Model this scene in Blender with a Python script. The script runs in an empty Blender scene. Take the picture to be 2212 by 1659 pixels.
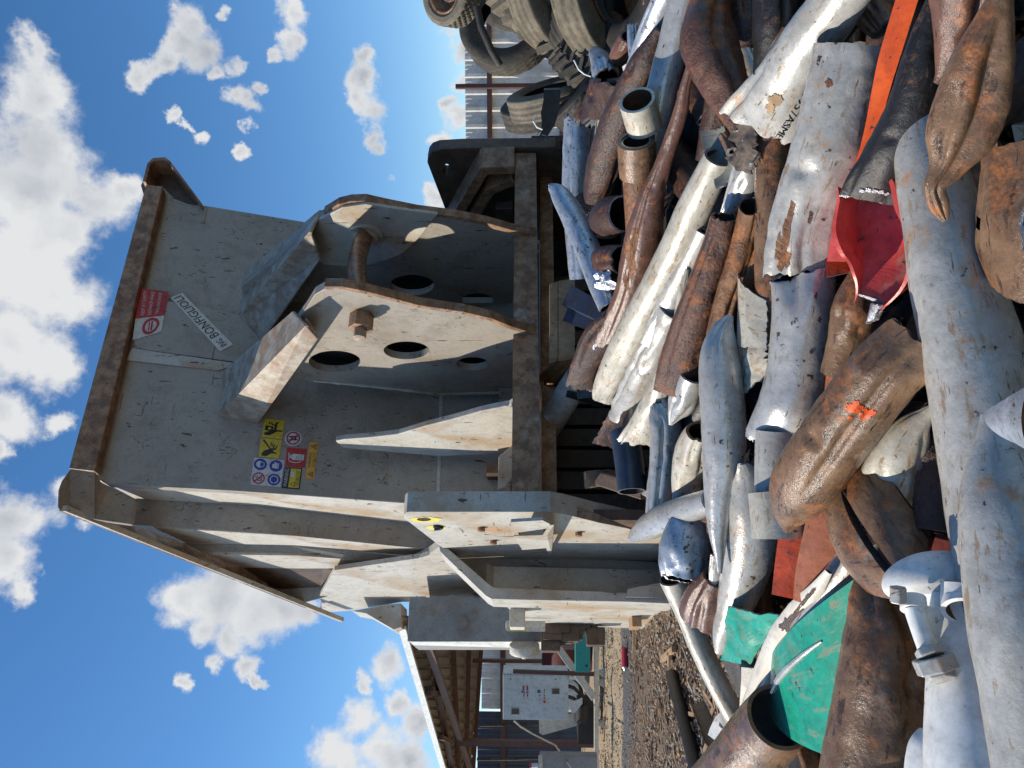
import bpy, math, random
from mathutils import Vector, noise, Matrix
from mathutils.geometry import tessellate_polygon
R = math.radians
sc = bpy.context.scene
col = sc.collection
# ------------------------------------------------------------ camera (the photograph is stored on its side: up is to the left)
FPX = 1640.0; CX = 1106.0; CY = 829.5; HOR = 1148.0; CH = 1.2
PITCH = math.atan((HOR-CX)/FPX)
FW = Vector((0, math.cos(PITCH), math.sin(PITCH)))
UP = Vector((0, -math.sin(PITCH), math.cos(PITCH)))
RT = Vector((1, 0, 0))
CAM = Vector((0, 0, CH))
cd = bpy.data.cameras.new('camera'); cam = bpy.data.objects.new('camera', cd); col.objects.link(cam)
cam.matrix_world = Matrix(((-UP.x, RT.x, -FW.x, CAM.x), (-UP.y, RT.y, -FW.y, CAM.y), (-UP.z, RT.z, -FW.z, CAM.z), (0, 0, 0, 1)))
cd.sensor_width = 36; cd.lens = 36*FPX/2212; cd.clip_start = 0.05; cd.clip_end = 3000
sc.camera = cam
# ------------------------------------------------------------ sun, sky, exposure
SUN_EL = R(39); SA = R(-2)
sdir = Vector((-math.cos(SA)*math.cos(SUN_EL), -math.sin(SA)*math.cos(SUN_EL), math.sin(SUN_EL)))
sl = bpy.data.lights.new('sun', 'SUN'); sl.energy = 5.0; sl.angle = R(0.53); sl.color = (1.0, 0.91, 0.78)
so = bpy.data.objects.new('sun', sl); col.objects.link(so)
so.rotation_euler = sdir.to_track_quat('Z', 'Y').to_euler(); so.location = (-8, -2, 9)
sc.view_settings.view_transform = 'Standard'; sc.view_settings.look = 'None'
sc.view_settings.exposure = 0.10; sc.view_settings.gamma = 1.0
sc.render.engine = 'CYCLES'
try:
    sc.cycles.max_bounces = 8; sc.cycles.diffuse_bounces = 4; sc.cycles.glossy_bounces = 4
except Exception: pass

def ray(X, Y): return FW + RT*((CY-Y)/FPX) + UP*((CX-X)/FPX)
def V(X, Y, D): return CAM + ray(X, Y)*D

W = bpy.data.worlds.new('World'); sc.world = W; W.use_nodes = True
nt = W.node_tree; nt.nodes.clear()
def N(t, kind, **kw):
    n = t.nodes.new(kind)
    for k, v in kw.items():
        if k.startswith('i_'):
            key = k[2:]; key = int(key) if key.isdigit() else key.replace('_', ' ')
            n.inputs[key].default_value = v
        else: setattr(n, k, v)
    return n
def L(t, a, b): t.links.new(a, b)
out = N(nt, 'ShaderNodeOutputWorld')
sky = N(nt, 'ShaderNodeTexSky', sky_type='NISHITA', sun_disc=False, sun_elevation=SUN_EL,
        sun_rotation=math.atan2(sdir.x, sdir.y), altitude=900, air_density=1.0, dust_density=0.35, ozone_density=2.5)
hsv = N(nt, 'ShaderNodeHueSaturation', i_Saturation=1.24, i_Value=1.0)
L(nt, sky.outputs[0], hsv.inputs['Color'])
bg1 = N(nt, 'ShaderNodeBackground', i_Strength=0.148); L(nt, hsv.outputs[0], bg1.inputs[0])
tc = N(nt, 'ShaderNodeTexCoord')
n1 = N(nt, 'ShaderNodeTexNoise', i_Scale=7.0, i_Detail=11.0, i_Roughness=0.64)
L(nt, tc.outputs['Generated'], n1.inputs['Vector'])
v1 = N(nt, 'ShaderNodeVectorMath', operation='SUBTRACT'); L(nt, n1.outputs['Color'], v1.inputs[0]); v1.inputs[1].default_value = (.5, .5, .5)
v2 = N(nt, 'ShaderNodeVectorMath', operation='SCALE'); L(nt, v1.outputs[0], v2.inputs[0]); v2.inputs['Scale'].default_value = 0.11
v3 = N(nt, 'ShaderNodeVectorMath', operation='ADD'); L(nt, tc.outputs['Generated'], v3.inputs[0]); L(nt, v2.outputs[0], v3.inputs[1])
BL = [(60,205,85),(90,330,115),(50,430,130),(150,520,90),(50,600,140),(140,650,75),(30,750,110),(110,800,62),(185,430,80),(240,405,45),(70,120,45),(20,900,60),
 (100,560,120),(20,1130,85),(20,1220,70),(60,1280,40),(150,1060,45),(100,1245,26),(190,1110,40),(5,980,35),(130,900,34),
 (470,1290,95),(385,1300,60),(560,1310,75),(500,1375,55),(610,1310,70),(660,1320,40),(460,1430,26),(395,1480,22),(540,1430,28),(560,1460,15),(430,1360,50),(520,1250,60),
 (700,1610,60),(760,1540,52),(850,1440,42),(820,1620,66),(900,1560,42),(650,1655,30),(880,1640,40),(740,1650,60),(860,1520,30),(790,1470,22),(598,1570,14),
 (395,50,48),(320,170,30),(430,120,52),(385,110,46),(350,150,34),(480,40,24),(615,80,36),(622,20,40),(580,110,22),(500,150,26),(545,225,30),(520,215,26),(560,190,20),(540,290,18),(530,340,18),(440,325,22),(400,270,17),(420,290,15),(370,30,24),(470,170,26),
 (790,120,26),(785,170,34),(770,215,28),(800,240,36),(820,310,26),(830,380,24),(805,290,26),
 (955,80,24),(985,50,34),(990,110,26),(985,170,20),(965,215,20),(985,250,30),(960,300,20),(930,420,26),(940,470,20),(1010,20,30)]
acc = None
for X, Y, r in BL:
    d = ray(X, Y).normalized(); rr = r/1640*(d.dot(FW))
    a = N(nt, 'ShaderNodeVectorMath', operation='DISTANCE'); L(nt, v3.outputs[0], a.inputs[0]); a.inputs[1].default_value = d
    b = N(nt, 'ShaderNodeMath', operation='MULTIPLY_ADD'); L(nt, a.outputs['Value'], b.inputs[0]); b.inputs[1].default_value = -1/rr; b.inputs[2].default_value = 1.0
    if acc is None: acc = b.outputs[0]
    else:
        m = N(nt, 'ShaderNodeMath', operation='SMOOTH_MAX'); L(nt, acc, m.inputs[0]); L(nt, b.outputs[0], m.inputs[1]); m.inputs[2].default_value = 0.4; acc = m.outputs[0]
n2 = N(nt, 'ShaderNodeTexNoise', i_Scale=13.0, i_Detail=10.0, i_Roughness=0.62); L(nt, tc.outputs['Generated'], n2.inputs['Vector'])
ad = N(nt, 'ShaderNodeMath', operation='MULTIPLY_ADD'); L(nt, n2.outputs['Fac'], ad.inputs[0]); ad.inputs[1].default_value = 1.7; L(nt, acc, ad.inputs[2])
mr = N(nt, 'ShaderNodeMapRange', interpolation_type='SMOOTHSTEP'); L(nt, ad.outputs[0], mr.inputs[0])
mr.inputs['From Min'].default_value = 0.74; mr.inputs['From Max'].default_value = 1.34
n3 = N(nt, 'ShaderNodeTexNoise', i_Scale=6.0, i_Detail=4.0, i_Roughness=0.5)
ofs = N(nt, 'ShaderNodeVectorMath', operation='ADD'); L(nt, v3.outputs[0], ofs.inputs[0]); ofs.inputs[1].default_value = (3.1, .4, 1.7); L(nt, ofs.outputs[0], n3.inputs['Vector'])
sh = N(nt, 'ShaderNodeMath', operation='MULTIPLY_ADD'); L(nt, acc, sh.inputs[0]); sh.inputs[1].default_value = 0.30; L(nt, n3.outputs['Fac'], sh.inputs[2])
cr = N(nt, 'ShaderNodeValToRGB'); L(nt, sh.outputs[0], cr.inputs[0])
cr.color_ramp.elements[0].position = 0.58; cr.color_ramp.elements[0].color = (0.93, 0.945, 0.96, 1)
cr.color_ramp.elements[1].position = 0.90; cr.color_ramp.elements[1].color = (0.50, 0.545, 0.62, 1)
bg2 = N(nt, 'ShaderNodeBackground', i_Strength=0.78); L(nt, cr.outputs[0], bg2.inputs[0])
mx = N(nt, 'ShaderNodeMixShader'); L(nt, mr.outputs[0], mx.inputs[0]); L(nt, bg1.outputs[0], mx.inputs[1]); L(nt, bg2.outputs[0], mx.inputs[2])
L(nt, mx.outputs[0], out.inputs[0])

# ------------------------------------------------------------ materials
def mixc(t, fac, a, b):
    m = N(t, 'ShaderNodeMix', data_type='RGBA')
    for s, v in ((0, fac), (6, a), (7, b)):
        if hasattr(v, 'is_linked') or isinstance(v, bpy.types.NodeSocket): L(t, v, m.inputs[s])
        else: m.inputs[s].default_value = v if s == 0 else (tuple(v)+(1,))[:4]
    return m.outputs[2]
def ramp(t, src, lo, hi):
    m = N(t, 'ShaderNodeMapRange', interpolation_type='SMOOTHSTEP'); L(t, src, m.inputs[0])
    m.inputs['From Min'].default_value = lo; m.inputs['From Max'].default_value = hi
    return m.outputs[0]
def noi(t, vec, scale, detail=6, rough=.6, sx=None):
    if sx:
        mp = N(t, 'ShaderNodeMapping'); L(t, vec, mp.inputs['Vector']); mp.inputs['Scale'].default_value = sx; vec = mp.outputs[0]
    n = N(t, 'ShaderNodeTexNoise', i_Scale=float(scale), i_Detail=float(detail), i_Roughness=rough); L(t, vec, n.inputs['Vector'])
    return n.outputs['Fac']
def metal(name, c1, c2, rust=.0, rustc=(.16, .06, .025), metallic=0., rough=.5, bump=.3, bscale=60, s=6, streak=.0, streakc=(.1,.05,.03), scr=0., spots=0., dirt=0., dirtc=(.25,.16,.09), coat=0.):
    m = bpy.data.materials.new(name); m.use_nodes = True; t = m.node_tree; t.nodes.clear()
    o = N(t, 'ShaderNodeOutputMaterial'); p = N(t, 'ShaderNodeBsdfPrincipled'); L(t, p.outputs[0], o.inputs[0])
    tcn = N(t, 'ShaderNodeTexCoord'); ob = tcn.outputs['Object']; uv = tcn.outputs['UV']
    a = ramp(t, noi(t, ob, s, 8, .66), .36, .64)
    c = mixc(t, a, c1, c2)
    fine = noi(t, ob, bscale, 8, .7); mid = noi(t, ob, s*3.1, 9, .72)
    c = mixc(t, ramp(t, mid, .46, .66), c, mixc(t, .45, c, (c1[0]*.5, c1[1]*.46, c1[2]*.42)))
    c = mixc(t, ramp(t, fine, .40, .68), c, mixc(t, .30, c, (c1[0]*.45, c1[1]*.42, c1[2]*.4)))
    rmask = None
    if dirt > 0:
        dm = ramp(t, noi(t, ob, s*.55, 9, .68), .66-.3*dirt, .82-.25*dirt); c = mixc(t, dm, c, dirtc); rmask = dm
    if streak > 0:
        st = ramp(t, noi(t, uv, 1.0, 9, .74, (34, 10.0, 1)), .64-.18*streak, .69-.16*streak); c = mixc(t, st, c, streakc)
        s3 = ramp(t, noi(t, uv, 1.0, 4, .6, (120, 16.0, 1)), .66, .675); c = mixc(t, s3, c, tuple(v*.5 for v in streakc))
    if rust > 0:
        r1 = noi(t, ob, s*1.3, 12, .76); rm = ramp(t, r1, .66-.34*rust, .80-.30*rust)
        c = mixc(t, rm, c, mixc(t, ramp(t, mid, .35, .6), rustc, (rustc[0]*1.9, rustc[1]*1.6, rustc[2]*1.2)))
        rmask = rm
    if spots > 0:
        sp = ramp(t, noi(t, ob, 42, 4, .6), .67-.05*spots, .70-.05*spots)
        sp2 = ramp(t, noi(t, ob, 7, 3, .6), .42, .58); mu = N(t, 'ShaderNodeMath', operation='MULTIPLY'); L(t, sp, mu.inputs[0]); L(t, sp2, mu.inputs[1]); c = mixc(t, mu.outputs[0], c, (.06, .045, .035))
    if scr > 0:
        vo = N(t, 'ShaderNodeTexVoronoi', feature='DISTANCE_TO_EDGE', i_Scale=3.3)
        nz = N(t, 'ShaderNodeTexNoise', i_Scale=2.5, i_Detail=4.0); L(t, ob, nz.inputs['Vector'])
        vv = N(t, 'ShaderNodeVectorMath', operation='ADD'); L(t, ob, vv.inputs[0]); L(t, nz.outputs['Color'], vv.inputs[1]); L(t, vv.outputs[0], vo.inputs['Vector'])
        e = N(t, 'ShaderNodeMath', operation='LESS_THAN'); L(t, vo.outputs[0], e.inputs[0]); e.inputs[1].default_value = .010
        g = ramp(t, noi(t, ob, 4.2, 3, .6), .615-.10*scr, .66-.08*scr)
        mm = N(t, 'ShaderNodeMath', operation='MULTIPLY'); L(t, e.outputs[0], mm.inputs[0]); L(t, g, mm.inputs[1])
        c = mixc(t, mm.outputs[0], c, (.11, .08, .055))
        for sx_, th_ in (((1, 1, .07), .69), ((.07, .07, 1), .70), ((1, .1, .3), .69)):
            c = mixc(t, ramp(t, noi(t, ob, 30, 3, .55, sx_), th_, th_+.01), c, (.17, .12, .08))
        # short nicks
        nk = ramp(t, noi(t, ob, 24, 2, .5, (1, 1, .28)), .735-.05*scr, .75-.05*scr); c = mixc(t, nk, c, (.09, .055, .035))
    L(t, c, p.inputs['Base Color'])
    rv = N(t, 'ShaderNodeMath', operation='MULTIPLY_ADD'); L(t, fine, rv.inputs[0]); rv.inputs[1].default_value = .35; rv.inputs[2].default_value = rough-.17
    rr = rv.outputs[0]; 
    if rmask is not None:
        q = N(t, 'ShaderNodeMath', operation='MULTIPLY_ADD', use_clamp=True); L(t, rmask, q.inputs[0]); q.inputs[1].default_value = .3; L(t, rr, q.inputs[2]); rr = q.outputs[0]
        if metallic > 0:
            q2 = N(t, 'ShaderNodeMath', operation='MULTIPLY_ADD', use_clamp=True); L(t, rmask, q2.inputs[0]); q2.inputs[1].default_value = -metallic; q2.inputs[2].default_value = metallic; L(t, q2.outputs[0], p.inputs['Metallic'])
    elif metallic > 0: p.inputs['Metallic'].default_value = metallic
    L(t, rr, p.inputs['Roughness'])
    if coat > 0: p.inputs['Coat Weight'].default_value = coat; p.inputs['Coat Roughness'].default_value = .12
    if bump > 0:
        b = N(t, 'ShaderNodeBump', i_Strength=bump, i_Distance=.006)
        h = N(t, 'ShaderNodeMath', operation='MULTIPLY_ADD'); L(t, fine, h.inputs[0]); h.inputs[1].default_value = 1.0; h.inputs[2].default_value = 0
        h2 = N(t, 'ShaderNodeMath', operation='MULTIPLY_ADD'); L(t, noi(t, ob, 9, 3, .5), h2.inputs[0]); h2.inputs[1].default_value = 1.3; L(t, h.outputs[0], h2.inputs[2]); h = h2
        L(t, h.outputs[0], b.inputs['Height']); L(t, b.outputs[0], p.inputs['Normal'])
    return m
def plain(name, c, rough=.6, metallic=0., emit=None):
    m = bpy.data.materials.new(name); m.use_nodes = True; t = m.node_tree; p = t.nodes['Principled BSDF']
    tcn = N(t, 'ShaderNodeTexCoord'); a = ramp(t, noi(t, tcn.outputs['Object'], 30, 5), .35, .75)
    L(t, mixc(t, a, c, tuple(x*.82 for x in c)), p.inputs['Base Color']); p.inputs['Roughness'].default_value = rough; p.inputs['Metallic'].default_value = metallic
    return m
M = {}
M['grey'] = metal('shaded_grey_paint', (.365,.33,.28), (.31,.28,.235), rust=.16, rustc=(.2,.11,.05), rough=.5, bump=.05, bscale=50, s=1.6, scr=.6, dirt=.36, dirtc=(.24,.18,.12))  # same machine paint as greylit, darkened for the faces in shade
M['greylit'] = metal('sunlit_grey_paint', (.56,.535,.475), (.47,.45,.39), rust=.24, rustc=(.30,.16,.07), rough=.5, bump=.05, bscale=50, s=2.2, scr=.3, dirt=.52, dirtc=(.40,.29,.18))  # same machine paint as grey, lightened for the sunlit faces
M['brownsteel'] = metal('mud_stained_grey_steel', (.42,.25,.14), (.17,.09,.05), rust=.46, rustc=(.13,.06,.03), rough=.5, bump=.6, bscale=40, s=9, dirt=.36, dirtc=(.46,.38,.30), streak=.3, streakc=(.09,.05,.03))
M['darkbrown'] = metal('dark_oily_and_shaded_steel', (.13,.085,.055), (.06,.04,.03), rust=.36, rustc=(.12,.06,.03), rough=.5, bump=.5, bscale=30, s=6)
M['bed'] = metal('matt_black_gap_shade', (.022,.018,.016), (.012,.010,.009), rough=.98, bump=.5, bscale=30, s=8)  # shade between the pipes put into the colour of the bed
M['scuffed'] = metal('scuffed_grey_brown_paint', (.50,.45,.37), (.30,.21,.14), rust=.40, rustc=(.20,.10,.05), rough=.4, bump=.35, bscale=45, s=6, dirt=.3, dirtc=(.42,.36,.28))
M['black'] = metal('black_oily_and_shaded_steel', (.018,.016,.015), (.01,.009,.009), rough=.6, bump=.3, bscale=30, s=8)  # also stands in for shade in the trough and behind gusset holes
M['galv'] = metal('galvanised_steel', (.60,.585,.545), (.46,.455,.43), rust=.20, rustc=(.28,.17,.09), metallic=.38, rough=.25, bump=.25, bscale=60, s=7, streak=.34, streakc=(.34,.27,.19), spots=.5)
M['galvblue'] = metal('bluish_galvanised_steel', (.52,.57,.63), (.38,.43,.49), rust=.22, rustc=(.14,.10,.08), metallic=.4, rough=.32, bump=.4, bscale=60, s=9, streak=.42, streakc=(.15,.12,.10), spots=1.1)
M['galvmatt'] = metal('dull_galvanised_steel', (.52,.505,.46), (.39,.385,.355), rust=.30, rustc=(.28,.165,.085), metallic=.12, rough=.28, bump=.3, bscale=60, s=7, streak=.48, streakc=(.33,.24,.155), spots=.5, dirt=.26, dirtc=(.44,.385,.29))
M['cream'] = metal('cream_weathered_galvanising', (.60,.56,.46), (.45,.42,.34), rust=.28, rustc=(.30,.18,.08), metallic=.08, rough=.30, bump=.3, bscale=60, s=7, streak=.55, streakc=(.34,.24,.14), spots=.5)
M['white'] = metal('white_paint', (.84,.84,.79), (.78,.78,.74), rust=.16, rustc=(.32,.17,.07), rough=.36, bump=.06, bscale=40, s=5, spots=.4)
M['creampaint'] = metal('cream_white_paint', (.74,.70,.60), (.66,.62,.52), rust=.2, rustc=(.34,.17,.06), rough=.4, bump=.1, bscale=40, s=6)
M['rust'] = metal('brown_rusted_steel', (.155,.068,.04), (.058,.029,.021), rust=.48, rustc=(.20,.078,.026), rough=.30, bump=1., bscale=90, s=7, dirt=.15, dirtc=(.22,.14,.11), streak=.25, streakc=(.03,.018,.014))
M['rustsmooth'] = metal('smooth_brown_rust', (.185,.092,.064), (.105,.055,.04), rust=.30, rustc=(.26,.105,.036), rough=.27, bump=.4, bscale=90, s=6, streak=.25, streakc=(.06,.038,.028), spots=.4)
M['rustorange'] = metal('orange_rusted_steel', (.26,.12,.045), (.13,.058,.027), rust=.48, rustc=(.26,.105,.032), rough=.34, bump=1.1, bscale=70, s=10, streak=.3, streakc=(.05,.03,.02))
M['rusttan'] = metal('tan_brown_rusty_steel', (.28,.165,.09), (.11,.06,.034), rust=.44, rustc=(.22,.09,.032), rough=.23, bump=.5, bscale=70, s=7, dirt=.32, dirtc=(.38,.33,.25), streak=.55, streakc=(.07,.042,.027), spots=.4)
M['rustdark'] = metal('dark_rusted_steel', (.085,.046,.034), (.036,.023,.019), rust=.42, rustc=(.14,.058,.025), rough=.34, bump=1., bscale=70, s=8, streak=.25, streakc=(.02,.014,.012))
M['blackpipe'] = metal('black_coated_steel', (.024,.022,.021), (.012,.011,.011), rust=.28, rustc=(.10,.05,.03), rough=.40, bump=.5, bscale=60, s=7, spots=.2, streak=.3, streakc=(.07,.055,.045))
M['bluedark'] = metal('dark_blue_steel', (.035,.055,.085), (.025,.035,.055), rust=.1, rustc=(.02,.02,.02), rough=.35, bump=.15, bscale=40, s=8)
M['bluepaint'] = metal('blue_paint_on_black_steel', (.03,.032,.036), (.02,.045,.11), rough=.4, bump=.2, bscale=40, s=14)
M['orange'] = metal('bright_orange_paint', (.88,.14,.02), (.74,.10,.02), rust=.20, rustc=(.22,.05,.02), rough=.36, bump=.12, bscale=40, s=10, spots=.8, streak=.25, streakc=(.45,.09,.03))
M['salmon'] = metal('faded_salmon_orange_paint', (.66,.24,.12), (.58,.19,.09), rust=.34, rustc=(.28,.08,.03), rough=.42, bump=.2, bscale=60, s=12, streak=.4, streakc=(.35,.12,.06), spots=.8)
M['redor'] = metal('chipped_red_orange_paint', (.66,.075,.015), (.52,.06,.015), rust=.46, rustc=(.04,.018,.015), rough=.4, bump=.4, bscale=30, s=26)
M['red'] = metal('bright_red_paint', (.72,.115,.095), (.60,.06,.05), rust=.30, rustc=(.14,.045,.035), rough=.34, bump=.25, bscale=30, s=12, spots=.9, dirt=.3, dirtc=(.50,.26,.20), streak=.35, streakc=(.30,.09,.07))
M['maroon'] = metal('maroon_paint', (.20,.045,.04), (.15,.035,.033), rough=.5, bump=.3, bscale=50, s=9)
M['green'] = metal('jade_green_paint', (.018,.37,.24), (.014,.29,.185), rust=.34, rustc=(.15,.11,.06), rough=.28, bump=.15, bscale=30, s=10, dirt=.4, dirtc=(.12,.37,.26), streak=.5, streakc=(.17,.28,.18), spots=.7)
M['cut'] = metal('fresh_sheared_edge', (.75,.76,.80), (.50,.50,.53), metallic=.85, rough=.3, bump=.9, bscale=120, s=25)
M['cutdull'] = metal('dull_sheared_edge', (.26,.25,.25), (.16,.15,.15), metallic=.5, rough=.45, bump=.9, bscale=90, s=25)
M['insidedark'] = metal('dark_rusty_bore', (.06,.035,.025), (.035,.022,.018), rough=.7, bump=.4, bscale=60, s=12)
M['insiderust'] = metal('rusty_threaded_bore', (.14,.07,.035), (.07,.038,.024), rough=.6, bump=.5, bscale=50, s=12)
M['olive'] = metal('olive_grey_galvanising', (.25,.26,.22), (.20,.21,.18), metallic=.2, rough=.5, bump=.2, bscale=40, s=9, streak=.4, streakc=(.12,.09,.06))
M['foil'] = metal('crumpled_bright_foil', (.8,.8,.82), (.7,.7,.74), metallic=.95, rough=.25, bump=1., bscale=90, s=20)
M['rubber'] = metal('dusty_rubber', (.045,.042,.037), (.11,.095,.072), rough=.8, bump=.5, bscale=40, s=4, dirt=.4, dirtc=(.19,.16,.115))
M['rubbertan'] = metal('tan_dusty_rubber', (.20,.175,.13), (.12,.105,.08), rough=.85, bump=.5, bscale=40, s=5, dirt=.4, dirtc=(.27,.23,.165))
M['rubberblack'] = metal('black_rubber', (.022,.021,.02), (.05,.045,.04), rough=.7, bump=.3, bscale=40, s=4)
M['tyrein'] = plain('black_tyre_inside', (.012,.012,.013), .55)
M['corr'] = metal('white_corrugated_sheet', (.74,.74,.70), (.66,.66,.62), rough=.4, bump=.03, bscale=10, s=1.2, dirt=.12, dirtc=(.48,.4,.28))
M['corrblue'] = metal('dark_blue_corrugated_sheet', (.035,.05,.085), (.03,.042,.07), rough=.5, bump=.03, bscale=10, s=1.2)
M['roof'] = metal('dirty_roof_sheet', (.22,.19,.15), (.16,.13,.10), rough=.6, bump=.05, bscale=20, s=2, streak=.3)
M['steelred'] = metal('red_oxide_steel', (.13,.055,.04), (.09,.04,.03), rough=.6, bump=.2, bscale=40, s=5)
M['tank'] = metal('shaded_grey_tank_paint', (.33,.32,.30), (.28,.27,.255), rough=.55, bump=.05, bscale=40, s=3, spots=.15, dirt=.2, dirtc=(.2,.17,.13))
M['cab'] = metal('light_grey_cabinet_paint', (.60,.64,.64), (.57,.61,.61), rough=.45, bump=.02, bscale=40, s=3)
M['teal'] = plain('teal_paint', (.02,.30,.26), .5)
M['wood'] = metal('worn_tan_wood', (.42,.28,.16), (.30,.19,.10), rough=.75, bump=.5, bscale=40, s=10, streak=.3)
M['grate'] = metal('shade_dark_boards', (.06,.038,.025), (.025,.017,.013), rough=.35, bump=.8, bscale=35, s=12)  # boards darkened for the shade inside the mouth
M['concrete'] = metal('weathered_concrete', (.30,.27,.22), (.22,.2,.17), rough=.85, bump=.4, bscale=30, s=5)
for k, c in dict(sy=(.80,.58,.01), so=(.86,.44,.05), sk=(.01,.01,.01), sw=(.72,.74,.76), sr=(.55,.02,.02), sb=(.02,.04,.42), yellow=(.80,.66,.10), redcan=(.45,.01,.04), bluec=(.05,.25,.6), pvcbrown=(.13,.10,.075), tapetext=(.55,.62,.68), greenc=(.05,.2,.1), stext=(.08,.05,.02), redstrap=(.7,.03,.02)).items():
    M[k] = plain(k+'_ink', c, .45)
for k, c in dict(sy=(.74,.54,.03), so=(.78,.41,.06), sw=(.66,.67,.66), sr=(.50,.03,.03), sb=(.03,.05,.36)).items():
    M[k] = metal(k+'_faded_print', c, tuple(v*.85 for v in c), rust=.10, rustc=(.12,.08,.05), rough=.5, bump=.03, bscale=40, s=18, spots=.3)
M['sr2'] = metal('scuffed_red_print', (.50,.025,.02), (.42,.02,.02), rust=.40, rustc=(.06,.03,.02), rough=.5, bump=.1, bscale=40, s=16)
M['sw2'] = metal('scuffed_white_print', (.66,.64,.58), (.56,.53,.46), rust=.3, rustc=(.14,.08,.05), rough=.5, bump=.1, bscale=40, s=16)

# ------------------------------------------------------------ object helpers
def tag(o, label=None, cat=None, group=None, kind=None):
    if label: o['label'] = label
    if cat: o['category'] = cat
    if group: o['group'] = group
    if kind: o['kind'] = kind
    return o
def empty(name, loc, label, cat, group=None):
    o = bpy.data.objects.new(name, None); col.objects.link(o); o.location = loc; o.empty_display_size = .1
    bpy.context.view_layer.update()
    return tag(o, label, cat, group)
class MB:
    def __init__(s): s.v = []; s.f = []; s.m = []; s.uv = []; s.sm = []
    def add(s, vs, fs, mi=0, uvs=None, smooth=False):
        b = len(s.v); s.v += [Vector(x) for x in vs]
        for f in fs:
            s.f.append([b+i for i in f]); s.m.append(mi); s.sm.append(smooth)
            s.uv.append([uvs[i] for i in f] if uvs else [(s.v[b+i].x*.7+s.v[b+i].y*.7, s.v[b+i].z) for i in f])
    def box(s, c, ax, hs, mi=0):
        c = Vector(c); a = [Vector(x).normalized()*h for x, h in zip(ax, hs)]
        vs = [c + a[0]*i + a[1]*j + a[2]*k for i in (-1, 1) for j in (-1, 1) for k in (-1, 1)]
        s.add(vs, [(0,1,3,2),(4,6,7,5),(0,4,5,1),(2,3,7,6),(0,2,6,4),(1,5,7,3)], mi)
    def abox(s, x0, x1, y0, y1, z0, z1, mi=0):
        s.box(((x0+x1)/2, (y0+y1)/2, (z0+z1)/2), ((1,0,0),(0,1,0),(0,0,1)), (abs(x1-x0)/2, abs(y1-y0)/2, abs(z1-z0)/2), mi)
    def bar(s, p, q, w, h=None, mi=0, up=(0,0,1)):
        p = Vector(p); q = Vector(q); d = (q-p); l = d.length; d.normalize(); u = Vector(up)
        if abs(d.dot(u)) > .95: u = Vector((1,0,0))
        a = d.cross(u).normalized(); b = a.cross(d); s.box((p+q)/2, (d, a, b), (l/2, w/2, (h or w)/2), mi)
    def tube(s, pts, r, n=12, mi=0, cap=True):
        pts = [Vector(p) for p in pts]; rs = r if isinstance(r, (list, tuple)) else [r]*len(pts)
        rings = []; prev = None
        for i, p in enumerate(pts):
            d = (pts[min(i+1, len(pts)-1)] - pts[max(i-1, 0)]).normalized()
            a = prev - d*prev.dot(d) if prev else d.cross(Vector((0.13,0.3,1)))
            a.normalize(); prev = a; b = d.cross(a)
            rings.append([p + (a*math.cos(t*2*math.pi/n) + b*math.sin(t*2*math.pi/n))*rs[i] for t in range(n)])
        vs = [v for r_ in rings for v in r_]; fs = []
        for i in range(len(pts)-1):
            for j in range(n): k = (j+1) % n; fs.append((i*n+j, i*n+k, (i+1)*n+k, (i+1)*n+j))
        s.add(vs, fs, mi, smooth=n > 8)
        if cap: s.add(rings[0], [tuple(range(n))[::-1]], mi); s.add(rings[-1], [tuple(range(n))], mi)
    def slab(s, pts, th, n=None, mi=0, holes=(), mi_side=None):
        """solid plate: front loop pts, extruded by th along n (default: away from the camera)"""
        pts = [Vector(p) for p in pts]
        if n is None:
            n = Vector((0,0,0)); 
            for i in range(len(pts)): a = pts[i]; b = pts[(i+1) % len(pts)]; n += a.cross(b)
            n.normalize()
            if n.dot(pts[0]-CAM) < 0: n = -n
        n = Vector(n); loops = [pts] + [[Vector(p) for p in h] for h in holes]
        flat = [p for l in loops for p in l]; k = len(flat)
        tris = tessellate_polygon(loops)
        s.add(flat, [tuple(t) for t in tris], mi); s.add([p + n*th for p in flat], [tuple(t)[::-1] for t in tris], mi)
        for l in loops:
            m = len(l)
            for i in range(m):
                a = l[i]; b = l[(i+1) % m]; s.add([a, b, b+n*th, a+n*th], [(0,1,2,3)], mi if mi_side is None else mi_side)
    def build(s, name, mats, parent=None, bevel=0, fixn=True):
        if not isinstance(mats, (list, tuple)): mats = [mats]
        c = sum(s.v, Vector((0,0,0)))/max(1, len(s.v))
        org = parent.matrix_world.translation.copy() if parent else c
        me = bpy.data.meshes.new(name); me.from_pydata([v-c for v in s.v], [], s.f); 
        for m in mats: me.materials.append(M[m] if isinstance(m, str) else m)
        me.polygons.foreach_set('material_index', s.m); me.polygons.foreach_set('use_smooth', s.sm)
        ul = me.uv_layers.new(name='UVMap'); fl = [x for f in s.uv for u in f for x in u]; ul.data.foreach_set('uv', fl)
        me.update()
        if fixn:
            import bmesh
            bm = bmesh.new(); bm.from_mesh(me)
            bmesh.ops.remove_doubles(bm, verts=bm.verts, dist=1e-5) if bevel else None
            bmesh.ops.recalc_face_normals(bm, faces=bm.faces); bm.to_mesh(me); bm.free()
        o = bpy.data.objects.new(name, me); col.objects.link(o)
        if parent:
            o.parent = parent; o.location = c - org
            if parent.type == 'MESH': o.location = c - parent.matrix_world.translation
        else: o.location = c
        if bevel:
            b = o.modifiers.new('bevel', 'BEVEL'); b.width = bevel; b.segments = 2; b.limit_method = 'ANGLE'; b.angle_limit = R(40)
        bpy.context.view_layer.update()
        return o
def smoothstep(a, b, x):
    t = max(0., min(1., (x-a)/(b-a))); return t*t*(3-2*t)
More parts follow.
